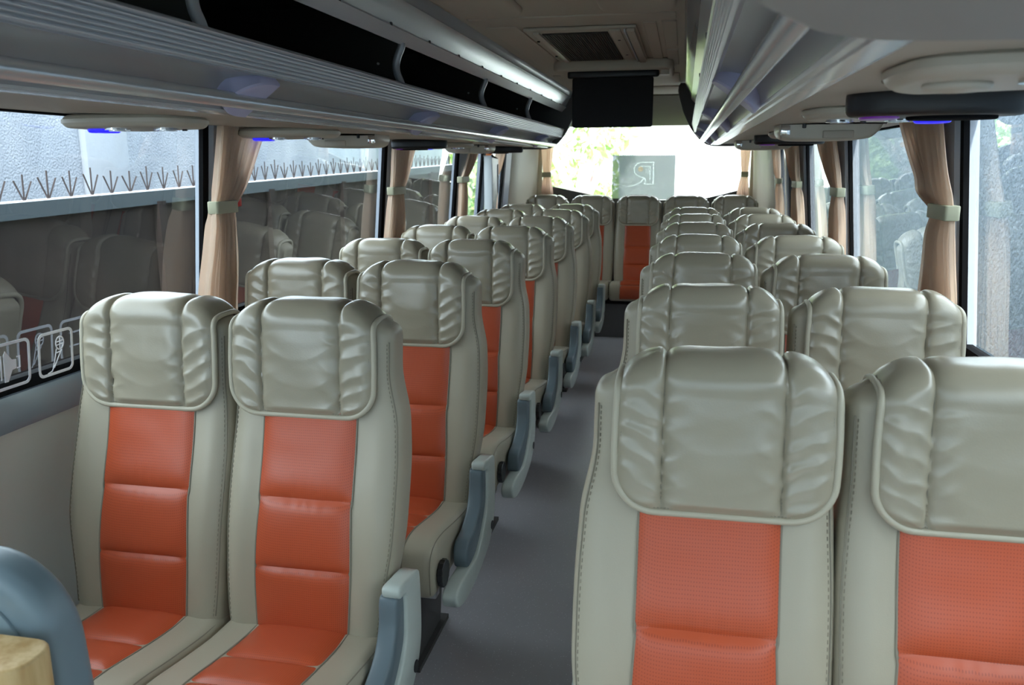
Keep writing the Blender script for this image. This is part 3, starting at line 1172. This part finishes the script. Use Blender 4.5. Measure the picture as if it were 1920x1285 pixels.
# ------------------------------------------------------------------ curtains
def curtain(side, X, top, tie, bot, ztop=1.745, ztie=1.465, zbot=1.02, folds=7, label='', seed=1, amp=.016, rear=False, bulge=.0):
    amp *= 1.4
    rr = random.Random(seed)
    ph = [rr.uniform(-.5, .5) for _ in range(40)]
    root = empty('window_curtain', (X, (top[0] + top[1]) / 2, zbot) if not rear else ((top[0] + top[1]) / 2, X, zbot))
    tag(root, label, 'curtain', 'pleated curtains tied at the windows')
    def edges(z):
        if z >= ztie:
            t = (z - ztie) / (ztop - ztie)
            e = t ** .8
            a = tie[0] + (top[0] - tie[0]) * e
            b = tie[1] + (top[1] - tie[1]) * e
            bl = bulge * exp(-((t - .17) / .12) ** 2)
            return a - bl * .2, b + bl
        t = (ztie - z) / (ztie - zbot)
        e = 1 - (1 - t) ** 2.2
        return tie[0] + (bot[0] - tie[0]) * e, tie[1] + (bot[1] - tie[1]) * e
    def F(u, v):
        z = zbot + v * (ztop - zbot)
        a, b = edges(z)
        k = (z - ztie)
        pinch = exp(-(k / .05) ** 2)
        f = u * folds * 1.3 + .6 * ph[int(u * 10)] * (1 - pinch) * .3
        w_ = abs(b - a)
        q = a + (b - a) * u + .10 * (w_ / folds) * sin(2 * pi * f + .6)
        am = amp * (.75 + .35 * sin(u * 9 + seed)) * (1 - .35 * pinch)
        am *= (.6 if (z > ztie and u < .3) else 1)          # flatter leading panel
        d = am * (abs((f % 1) * 2 - 1) * 2 - 1) + .0045 * (abs(((u * folds * 4.3 + ph[3]) % 1) * 2 - 1) * 2 - 1) + .006 * noise.noise(Vector((u * 3, z * 5, seed)))
        out = side * .09 * max(0, WT - z) if not rear else 0
        if rear: return (q, X + d, z)
        return (X + d + out, q, z)
    bm, V = grid(F, folds * 26, 60)
    loc = root.location.copy()
    for v in bm.verts: v.co -= loc
    bmesh.ops.solidify(bm, geom=bm.faces[:], thickness=.0015)
    obj('curtain_cloth', bm, M_['curtain'], root)
    # tie band: a clip closed around the gathered cloth
    a, b = min(tie), max(tie)
    o = side * .09 * (WT - ztie) if not rear else 0
    bm = bmesh.new()
    hw = .022
    if rear:
        Pp = rrect(a - .008, b + .008, X - hw, X + hw, .012)
        extr([(x - loc.x, y - loc.y) for x, y in Pp], ztie - .026 - loc.z, ztie + .026 - loc.z, .004, 'Z', 2, bm)
    else:
        Pp = rrect(X + o - hw, X + o + hw, a - .004, b + .004, .010)
        extr([(x - loc.x, y - loc.y) for x, y in Pp], ztie - .022 - loc.z, ztie + .022 - loc.z, .004, 'Z', 2, bm)
    obj('tie_band', bm, M_['tieband'], root)
    return root

CL, CR_ = -1.585, .735
curtain(-1, CL, (2.70, 3.03), (2.665, 2.80), (2.60, 2.83), folds=7, seed=1, bulge=.0, label='tied salmon curtain at the first pillar on the left, nearest the camera')
curtain(-1, CL, (4.50, 4.90), (4.49, 4.70), (4.45, 4.78), folds=7, seed=2, label='tied salmon curtain at the second pillar on the left')
curtain(-1, CL, (6.22, 6.50), (5.98, 6.18), (6.0, 6.25), folds=6, seed=3, ztie=1.50, label='tied salmon curtain at the third pillar on the left, left of the white casing')
curtain(-1, CL, (7.10, 7.50), (7.12, 7.22), (6.95, 7.30), folds=6, seed=4, ztie=1.50, label='narrow tied curtain at the last left side window, right of the white casing')
curtain(1, CR_, (2.73, 3.16), (2.62, 2.80), (2.58, 2.93), folds=8, seed=5, bulge=.06, label='tied salmon curtain at the first pillar on the right, nearest the camera')
curtain(1, CR_, (4.52, 5.12), (4.40, 4.60), (4.38, 4.75), folds=8, seed=6, label='tied salmon curtain at the second pillar on the right')
curtain(1, CR_, (6.03, 6.70), (5.98, 6.20), (5.85, 6.40), folds=7, seed=7, label='tied salmon curtain at the third pillar on the right')
curtain(1, CR_, (7.15, 7.60), (7.16, 7.32), (7.05, 7.45), folds=6, seed=8, label='narrow tied curtain at the last right side window')
curtain(1, 8.83, (-1.50, -1.335), (-1.465, -1.385), (-1.49, -1.35), ztop=1.985, ztie=1.50, zbot=1.18, folds=6, seed=9, rear=True, label='tied backlit curtain at the left edge of the rear window')
curtain(1, 8.83, (.52, .66), (.565, .625), (.52, .65), ztop=1.985, ztie=1.50, zbot=1.18, folds=6, seed=10, rear=True, label='tied backlit curtain at the right edge of the rear window')

# ------------------------------------------------------------------ service units under the racks
def lamp_console(x, y, sx, label, grp='reading lamp consoles under the racks', blue=True):
    root = empty('reading_lamp_console', (x, y, 1.738))
    tag(root, label, 'console', grp)
    # sculpted teardrop: wide at one end
    pl2 = catmull([(-.16, -.10), (0, -.125), (.13, -.10), (.17, 0), (.14, .10), (.0, .16), (-.12, .20), (-.18, .12), (-.19, 0)], 5, True)
    bm = bmesh.new()
    extr([(sx * a, b) for a, b in pl2], -.030, .004, .022, 'Z', 5, bm)
    obj('housing', bm, M_['consoleb'], root)
    for a, b in ((-.03, -.055), (.09, -.02)):
        bm = bmesh.new()
        disc(bm, (sx * a, b, -.036), (0, 0, 1), .032, .012, 24)
        o = obj('spot_lamp', bm, M_['chrome'], root)
        bm = bmesh.new()
        disc(bm, (sx * a, b, -.0385), (0, 0, 1), .022, .004, 20)
        obj('lens', bm, M_['lens'], o)
    bm = bmesh.new()
    pl3 = catmull([(-.155, -.01), (-.115, -.04), (-.075, -.01), (-.09, .04), (-.14, .04)], 5, True)
    extr([(sx * a, b) for a, b in pl3], -.040, -.026, .008, 'Z', 3, bm)
    obj('night_light', bm, M_['blue'] if blue else M_['consoleb'], root)['label'] = 'blue glowing lens' if blue else 'plain lens'
    bm = bmesh.new()
    for k in range(3):
        disc(bm, (sx * (.02 + .03 * k), .08, -.034), (0, 0, 1), .007, .01, 10)
    obj('button', bm, M_['black'], root)
    return root

def speaker_pod(x, y, sx, label, sc=1.0):
    root = empty('speaker_pod', (x, y, 1.738))
    tag(root, label, 'speaker', 'black speaker pods under the racks')
    pl2 = [(.155 * sc * cos(2 * pi * k / 40), .085 * sc * sin(2 * pi * k / 40)) for k in range(40)]
    bm = bmesh.new()
    extr(pl2, -.046, .004, .014, 'Z', 5, bm)
    obj('shell', bm, M_['black'], root)
    bm = bmesh.new()
    extr([(a * .50 + .03 * sx, b * .6) for a, b in pl2], -.052, -.043, .003, 'Z', 2, bm)
    obj('grille', bm, M_['rubber'], root)
    bm = bmesh.new()
    extr([(-.095 * sc + .035 * cos(2 * pi * k / 20), .045 * sin(2 * pi * k / 20)) for k in range(20)], -.0495, -.04, .003, 'Z', 2, bm)
    obj('light_lens', bm, M_['purple'], root)['label'] = 'purple glowing lens'
    return root

def flip_box(x, y, sx, label):
    root = empty('folding_console_box', (x, y, 1.738))
    tag(root, label, 'console', 'beige flip boxes under the racks')
    P = catmull([(-.155, .0), (-.155, -.030), (-.135, -.050), (-.08, -.056), (.10, -.054), (.145, -.035), (.165, -.005), (.16, .004), (-.15, .004)], 4, True)
    bm = bmesh.new()
    extr([(sx * a, b) for a, b in P], -.08, .10, .010, 'Y', 3, bm)
    obj('housing', bm, M_['consoleb'], root)
    a, b = sorted((sx * -.152, sx * -.122))
    o = obj('hinge', bbox(a, b, -.088, -.074, -.040, -.008, .004), M_['chrome'], root)
    a, b = sorted((sx * -.02, sx * .075))
    obj('flap', bbox(a, b, -.086, -.076, -.050, -.026, .003), M_['soffit'], root)
    a, b = sorted((sx * -.085, sx * -.073))
    obj('catch', bbox(a, b, -.087, -.078, -.018, .001, .003), M_['black'], root)
    return root

lamp_console(.45, 1.19, 1, 'sculpted beige reading lamp console nearest the camera under the right rack', blue=False)
speaker_pod(.445, 1.70, 1, 'large black oval speaker pod nearest the camera under the right rack')
lamp_console(.44, 2.13, -1, 'beige reading lamp console with blue glow behind the near black pod, right side')
flip_box(.455, 3.0, 1, 'beige folding console box beyond the near black pod, under the right rack')
speaker_pod(.46, 4.05, 1, 'smaller far black speaker pod between two beige boxes, right side')
lamp_console(.50, 3.62, -1, 'reading lamp console hidden behind the nearer beige box, right side')
flip_box(.43, 4.98, 1, 'far beige folding console box above the last right curtains')
lamp_console(-1.44, 2.06, 1, 'beige reading lamp console with blue glow before the first left pillar')
lamp_console(-1.42, 2.92, 1, 'beige reading lamp console with blue glow right of the first left curtain')
flip_box(-1.44, 3.5, -1, 'beige folding console box above the second left window pane')
speaker_pod(-1.40, 4.38, -1, 'black oval speaker pod above the second left curtain')
lamp_console(-1.42, 4.95, 1, 'reading lamp console beyond the black pod, under the left rack')
flip_box(-1.42, 5.55, -1, 'far beige folding console box near the rear end of the left rack')
speaker_pod(-1.32, 6.12, -1, 'last dark speaker pod near the rear end of the left rack')

# ------------------------------------------------------------------ small things on the pillars
def hammer(x, y, z, label):
    root = empty('emergency_hammer', (x, y, z))
    tag(root, label, 'hammer', 'red emergency hammers on the pillars')
    obj('handle', bbox(-.012, .012, -.016, .016, -.07, .05, .005), M_['red'], root)
    bm = bmesh.new()
    disc(bm, (0, -.035, .058), (0, 1, 0), .012, .07, 12)
    obj('head', bm, M_['black'], root)
hammer(-1.628, 2.86, 1.53, 'red emergency hammer peeking out left of the first left curtain')
hammer(-1.625, 6.40, 1.655, 'red emergency hammer beside the third left curtain')
hammer(.775, 2.985, 1.63, 'red emergency hammer behind the first right curtain')
hammer(.775, 4.88, 1.63, 'red emergency hammer behind the second right curtain')
hammer(.775, 6.42, 1.63, 'red emergency hammer behind the third right curtain')

root = empty('wall_casing', (-1.62, 7.0, 1.03))
tag(root, 'tall white metal casing with a narrow waist against the left rear side window', 'casing')
P = catmull([(-.13, 0), (-.13, .30), (-.13, .62), (-.12, .64), (.10, .63), (.12, .60), (.12, .36), (.07, .30), (.02, .22), (.0, .10), (.0, 0)], 3, True)
bm = bmesh.new(); extr(P, -.02, .05, .006, 'X', 2, bm)
obj('body', bm, M_['whitep'], root)
obj('strap', bbox(.045, .056, .08, .10, .34, .58, .003), M_['pillar'], root)
obj('lamp', bbox(-.01, .04, -.11, -.03, .63, .69, .004), M_['orange_p'], root)['label'] = 'orange lamp on top'

# ------------------------------------------------------------------ partition and table at the lower left
root = empty('partition_screen', (-1.305, 1.02, 0))
tag(root, 'rounded slate-blue padded partition at the lower left before the first seats', 'partition')
P = [(-.34, .001), (-.34, 1.015)] + [(.235 + .15 * cos(math.radians(a)), .855 + .16 * sin(math.radians(a))) for a in range(90, -1, -10)] + [(.395, .70), (.40, .40), (.38, .001)]
bm = bmesh.new(); extr(P, -.035, .045, .028, 'Y', 5, bm)
M_['padedge'] = mat('slate_blue_edge', (.17, .23, .265), .4)
obj('pad', bm, M_['padedge'], root)
P2 = offset_poly(P, .055)
bm = bmesh.new(); extr(P2, -.041, -.03, .004, 'Y', 2, bm)
M_['padface'] = mat('slate_blue_face', (.20, .27, .30), .5)
obj('face_panel', bm, M_['padface'], root)
root = empty('side_table', (-1.2, .915, 0))
tag(root, 'light wood laminate cabinet corner in the bottom left, in front of blue partition', 'cabinet')
bm = bmesh.new()
extr(rrect(-.40, .312, -.045, .045, .035), .001, .918, .006, 'Z', 3, bm)
obj('cabinet_body', bm, M_['wood'], root)

# ------------------------------------------------------------------ stickers
def wx(z, d=.004): return XL + .015 - .09 * (WT - z) + d   # just inside the pane
def flat(prof2, bm, t=.0006, mi=0):
    """(y,z) outline lying on the left glass"""
    vi, vo = [], []
    for y, z in prof2:
        vi.append(bm.verts.new((wx(z, .002), y, z)))
        vo.append(bm.verts.new((wx(z, .002 + t), y, z)))
    bm.faces.new(vo); bm.faces.new(vi[::-1])
    n = len(vi)
    for k in range(n):
        bm.faces.new((vi[k], vi[(k + 1) % n], vo[(k + 1) % n], vo[k]))
def ringflat(outer, inner, bm, t=.0006):
    n = len(outer)
    A = [bm.verts.new((wx(z, .002 + t), y, z)) for y, z in outer]
    B = [bm.verts.new((wx(z, .002 + t), y, z)) for y, z in inner]
    A0 = [bm.verts.new((wx(z, .002), y, z)) for y, z in outer]
    B0 = [bm.verts.new((wx(z, .002), y, z)) for y, z in inner]
    for k in range(n):
        j = (k + 1) % n
        bm.faces.new((A[k], A[j], B[j], B[k]))
        bm.faces.new((A0[k], B0[k], B0[j], A0[j]))
        bm.faces.new((A[k], A0[k], A0[j], A[j]))
        bm.faces.new((B[k], B[j], B0[j], B0[k]))
def stroke(pts, w_, bm):
    P = [Vector(p) for p in pts]
    L_, R_2 = [], []
    for i in range(len(P)):
        d = (P[min(i + 1, len(P) - 1)] - P[max(i - 1, 0)]).normalized()
        nn = Vector((-d.y, d.x)) * w_ / 2
        L_.append(tuple(P[i] + nn)); R_2.append(tuple(P[i] - nn))
    flat(L_ + R_2[::-1], bm)
def icon(yc, zc, kind, label):
    bm = bmesh.new()
    ringflat(rrect(yc - .066, yc + .066, zc - .062, zc + .062, .018), rrect(yc - .058, yc + .058, zc - .054, zc + .054, .012), bm)
    if kind == 'mic':
        cy_, cz_ = yc + .015, zc + .024
        o_ = [(cy_ + .017 * cos(2 * pi * k / 20), cz_ + .020 * sin(2 * pi * k / 20)) for k in range(20)]
        i_ = [(cy_ + .013 * cos(2 * pi * k / 20), cz_ + .016 * sin(2 * pi * k / 20)) for k in range(20)]
        ringflat(o_, i_, bm)
        stroke([(cy_ - .013, cz_ + .004), (cy_ + .013, cz_ + .006)], .003, bm)
        stroke([(cy_ - .012, cz_ - .005), (cy_ + .012, cz_ - .003)], .003, bm)
        stroke([(cy_, cz_ + .015), (cy_, cz_ - .015)], .003, bm)
        stroke([(cy_ - .013, cz_ - .014), (cy_ - .022, cz_ - .05), (cy_ - .028, cz_ - .066)], .0035, bm)
        stroke([(cy_ + .006, cz_ - .020), (cy_ - .012, cz_ - .048), (cy_ - .024, cz_ - .066)], .0035, bm)
        stroke([(cy_ - .014, cz_ - .026), (cy_ + .004, cz_ - .024)], .003, bm)
        stroke([(cy_ - .026, cz_ - .064), (cy_ - .032, cz_ - .074), (cy_ - .048, cz_ - .078)], .0035, bm)
    elif kind == 'speaker':
        flat([(yc - .024, zc + .030), (yc - .018, zc + .040), (yc + .004, zc + .014), (yc + .018, zc + .012), (yc + .018, zc - .012), (yc + .004, zc - .014), (yc - .010, zc - .042), (yc - .022, zc - .042)], bm)
        stroke([(yc + .020, zc + .018), (yc + .030, zc + .018), (yc + .030, zc - .012), (yc + .020, zc - .012)], .004, bm)
        stroke([(yc - .032, zc + .030), (yc - .032, zc - .034)], .004, bm)
    else:
        stroke([(yc - .03, zc + .02), (yc + .03, zc + .02)], .005, bm)
        stroke([(yc - .03, zc - .02), (yc + .03, zc - .02)], .005, bm)
    tag(obj('window_sticker', bm, M_['sticker'], None, False), label, 'sticker', 'pictogram stickers on the near left window')
icon(1.775, 1.110, 'speaker', 'white loudspeaker pictogram sticker at the left picture edge on the near window')
icon(1.935, 1.108, 'mic', 'white microphone pictogram sticker between two other stickers on the near window')
icon(2.095, 1.108, 'other', 'white framed sticker mostly hidden behind the front left window seat')

# translucent film with mirrored emblem on the rear glass
def film_mat(name='perforated_film', k=.66, col=(.92, .98, 1), dc=(.42, .52, .55)):
    m = bpy.data.materials.new(name)
    m.use_nodes = True
    t = m.node_tree; t.nodes.clear()
    out = t.nodes.new('ShaderNodeOutputMaterial')
    tr = t.nodes.new('ShaderNodeBsdfTransparent'); tr.inputs[0].default_value = (*col, 1)
    df = t.nodes.new('ShaderNodeBsdfDiffuse'); df.inputs[0].default_value = (*dc, 1)
    mx = t.nodes.new('ShaderNodeMixShader'); mx.inputs[0].default_value = k
    t.links.new(tr.outputs[0], mx.inputs[1]); t.links.new(df.outputs[0], mx.inputs[2])
    t.links.new(mx.outputs[0], out.inputs[0])
    return m
root = empty('window_film', (-.42, 8.885, 1.24))
tag(root, 'grey-blue translucent film with a mirrored letter emblem on the rear window', 'window film')
def px(u, v):   # traced mark, laid onto the film plane
    return (-.322 + (u - 1235) / 470 * .645, .455 - (v - 197) / 330 * .455)
lines = [([(1480, 410), (1545, 410), (1545, 250), (1450, 250), (1425, 258), (1408, 275), (1400, 300), (1405, 325), (1420, 345), (1445, 358), (1478, 362), (1462, 385), (1430, 408), (1395, 422), (1360, 427)], .0048),
         ([(1478, 362), (1488, 385), (1480, 410)], .0048),
         ([(1520, 380), (1520, 278), (1455, 276), (1435, 284), (1428, 300)], .0034),
         ([(1490, 280), (1490, 330)], .003), ([(1505, 280), (1505, 330)], .003)]
segs = []
for pts, w_ in lines:
    q_ = [Vector(px(*p)) for p in pts]
    segs += [(a, b, w_) for a, b in zip(q_, q_[1:])]
dot_c = Vector(px(1448, 300))
def mark_at(x, z):
    p = Vector((x, z))
    if (p - dot_c).length < .027: return 2
    for a, b, w_ in segs:
        d = b - a
        t = max(0, min(1, (p - a).dot(d) / d.length_squared))
        if (p - a - d * t).length < w_: return 1
    return 0
bms = [bmesh.new(), bmesh.new(), bmesh.new()]
NX, NZ = 216, 152
for i_ in range(NX):
    for k_ in range(NZ):
        xa, xb_ = -.322 + .647 * i_ / NX, -.322 + .647 * (i_ + 1) / NX
        za, zb_ = .455 * k_ / NZ, .455 * (k_ + 1) / NZ
        q_ = bms[mark_at((xa + xb_) / 2, (za + zb_) / 2)]
        q_.faces.new([q_.verts.new(c) for c in ((xa, .018, za), (xb_, .018, za), (xb_, .018, zb_), (xa, .018, zb_))])
for k in range(26):
    x = -.315 + k * .0248
    q_ = bms[0]
    q_.faces.new([q_.verts.new(c) for c in ((x, .018, .455), (x + .006, .018, .455), (x + .006, .018, .468), (x, .018, .468))])
for q_ in bms: bmesh.ops.remove_doubles(q_, verts=q_.verts[:], dist=1e-5)
obj('film', bms[0], film_mat(k=.905), root, False)
obj('emblem', bms[1], film_mat('emblem_film', .80, (.92, 1, 1), (.5, .6, .62)), root, False)
obj('emblem_dot', bms[2], film_mat('emblem_dot_film', .88, (1, .86, .66), (.5, .4, .28)), root, False)

# ------------------------------------------------------------------ outside
GZ = -1.25
bm = bmesh.new()
box(bm, -60, 60, -30, 11, GZ - .2, GZ)
struct('floor_driveway', bm, M_['bounce_driveway'])
bm = bmesh.new()
box(bm, -60, 60, 11, 90, GZ - .2, GZ)
tag(obj('lawn', bm, M_['grass'], None, False), 'bright green lawn behind the bus beyond the rear window', 'grass', kind='stuff')

# rendered yard wall left, with pilasters
root = empty('yard_wall', (-4.6, 6, GZ))
tag(root, 'pale rough concrete wall behind the spiked gate outside the left windows', 'wall')
bm = bmesh.new(); box(bm, -.25, 0, -12, 10.3, .002, 3.36)
obj('wall_face', bm, M_['concrete'], root, False)
for a in (-.2, 5.6, -6):
    obj('pilaster', bbox(-.02, .06, a, a + .52, .002, 3.38, .03), M_['concrete_s'], root)

# gate with rail, posts and spikes
ang = math.atan2(.168, 7.87)
root = empty('spiked_gate', (-3.0, 3.23, 0))
tag(root, 'long dark sheet metal gate topped with steel spikes outside the left windows', 'gate')
def gz(y): return 1.445 + (y - 3.23) * .168 / 7.87
def gpar(nm, y0, y1, dz0, dz1, x0, x1, m):
    bm = bmesh.new()
    v = []
    for x in (x0, x1):
        for y in (y0, y1):
            for k in (0, 1):
                z = (dz0 if k == 0 else dz1)
                z = z + gz(y) if z > -1.5 else GZ
                v.append(bm.verts.new((x, y - 3.23, z)))
    for q in ((0, 1, 3, 2), (4, 6, 7, 5), (0, 4, 5, 1), (2, 3, 7, 6), (0, 2, 6, 4), (1, 5, 7, 3)):
        bm.faces.new([v[i] for i in q])
    return obj(nm, bm, m, root, False)
gpar('sheet', -2, 11.1, -2, -.05, -.03, -.01, M_['gate'])
gpar('top_rail', -2, 11.1, -.075, 0, -.04, .02, M_['gatetop'])
gpar('rail_cap', -2, 11.1, -.002, .006, -.035, .005, M_['sticker'])
for y in (-1, .4, 1.8, 3.05, 4.35, 5.7, 7.05, 8.4, 9.75, 11.05):
    gpar('post', y, y + .07, -2, -.06, -.01, .03, M_['gate'])
proto = None
y = 2.3
while y < 10.8:
    if proto is None:
        bm = bmesh.new()
        for a, L_ in ((-.055, .105), (.004, .135), (.058, .10)):
            tube([(0, 0, -.004), (.0, a, L_)], .0042, bm, 5)
        proto = obj('spike', bm, M_['spike'], root)
        proto.location = (-.01, y - 3.23, gz(y))
    else:
        s_ = proto.copy(); C.objects.link(s_); s_.parent = root
        s_.location = (-.01, y - 3.23, gz(y))
        s_.scale = (1, R.uniform(.85, 1.1), R.uniform(.85, 1.1))
    y += .155
# gate end post (red and white)
root = empty('marker_post', (-3.05, 11.5, GZ))
tag(root, 'red and white striped marker post at the end of the spiked gate', 'post')
for k in range(6):
    obj('stripe', bbox(-.05, .05, -.05, .05, k * .55, k * .55 + .55, .01), M_['red'] if k % 2 else M_['whitep'], root)

# textured wall right of the bus
bm = bmesh.new(); box(bm, 2.3, 2.6, -6, 14.5, GZ + .001, 2.15)
tag(obj('boundary_wall', bm, M_['concrete_r'], None, False), 'blue-grey rough rendered wall close outside the right windows', 'wall')
# white garden wall at the rear and dark fence below
bm = bmesh.new(); box(bm, -1.10, 9, 14.6, 14.9, GZ + .001, 4.2)
tag(obj('garden_wall', bm, M_['whitewall'], None, False), 'bright white wall seen through the right half of the rear window', 'wall')

def foliage(name, loc, rad, n, m, label, grp, seed, leaf=.10, trunk=None):
    rr = random.Random(seed)
    root = empty(name, loc)
    tag(root, label, 'tree' if trunk else 'shrub', grp)
    bm = bmesh.new()
    cz = trunk[1] if trunk else rad[2] * 1.25
    blobs = [(Vector((rr.uniform(-.6, .6) * rad[0], rr.uniform(-.6, .6) * rad[1], cz + rr.uniform(-.6, .6) * rad[2])), rr.uniform(.3, .6)) for _ in range(9)]
    for _ in range(n):
        c, q = rr.choice(blobs)
        d = Vector((rr.gauss(0, 1), rr.gauss(0, 1), rr.gauss(0, 1))).normalized() * q * rr.uniform(.6, 1)
        p = c + Vector((d.x * rad[0], d.y * rad[1], d.z * rad[2]))
        if p.z < .2 or p.y + loc[1] > 14.4 and trunk: continue
        a = Vector((rr.gauss(0, 1), rr.gauss(0, 1), rr.gauss(0, 1))).normalized()
        b = a.orthogonal().normalized()
        l = leaf * rr.uniform(.6, 1.3)
        vs = [bm.verts.new(p + a * l), bm.verts.new(p + b * l * .4), bm.verts.new(p - a * l), bm.verts.new(p - b * l * .4)]
        bm.faces.new(vs)
    obj('foliage', bm, m, root, False)
    bm = bmesh.new()
    if trunk:
        r0 = trunk[0]
        tube(catmull([(0, 0, .01), (.08, 0, 1.2), (-.05, .05, 2.4), (.15, 0, 3.6), (.1, 0, cz + .3)], 5), [r0 * (1 - .5 * k / 20) for k in range(21)], bm, 12)
        tube(catmull([(.05, 0, 1.9), (-.5, .1, 2.9), (-.9, .1, 3.8)], 4), [r0 * .5 * (1 - .07 * k) for k in range(9)], bm, 8)
        tube(catmull([(0, 0, 2.3), (.4, .1, 3.2), (.6, .1, 4.2)], 4), [r0 * .45 * (1 - .07 * k) for k in range(9)], bm, 8)
        obj('trunk', bm, M_['trunk'], root)
    else:
        for k in range(5):
            tube([(.02 * k, 0, .01), (rr.uniform(-.5, .5) * rad[0], rr.uniform(-.5, .5) * rad[1], cz)], .025, bm, 6)
        obj('stem', bm, M_['trunk'], root)
foliage('garden_tree', (-1.55, 13.6, GZ), (1.2, 1.0, 1.0), 1800, M_['leaf'], 'pale-barked tree with light crown behind the rear window left of the film', 'garden plants', 3, .11, (.17, 4.0))
for k, (x, y, r, m, lb) in enumerate([(-3.3, 16.5, 1.2, 'leaf', 'sunlit light green shrub left of the pale tree'),
                                       (-5.4, 18.0, 1.7, 'leaf', 'big green shrub beyond the end of the gate'),
                                       (-7.0, 21.5, 2.2, 'leaf2', 'tall dark green shrub at the far left end of the yard'),
                                       (-2.4, 19.5, 1.5, 'leaf', 'broad sunny shrub behind the pale tree')]):
    foliage('garden_shrub', (x, y, GZ), (r, r, r * 1.05), 2600, M_[m], lb, 'garden plants', 10 + k, .13)
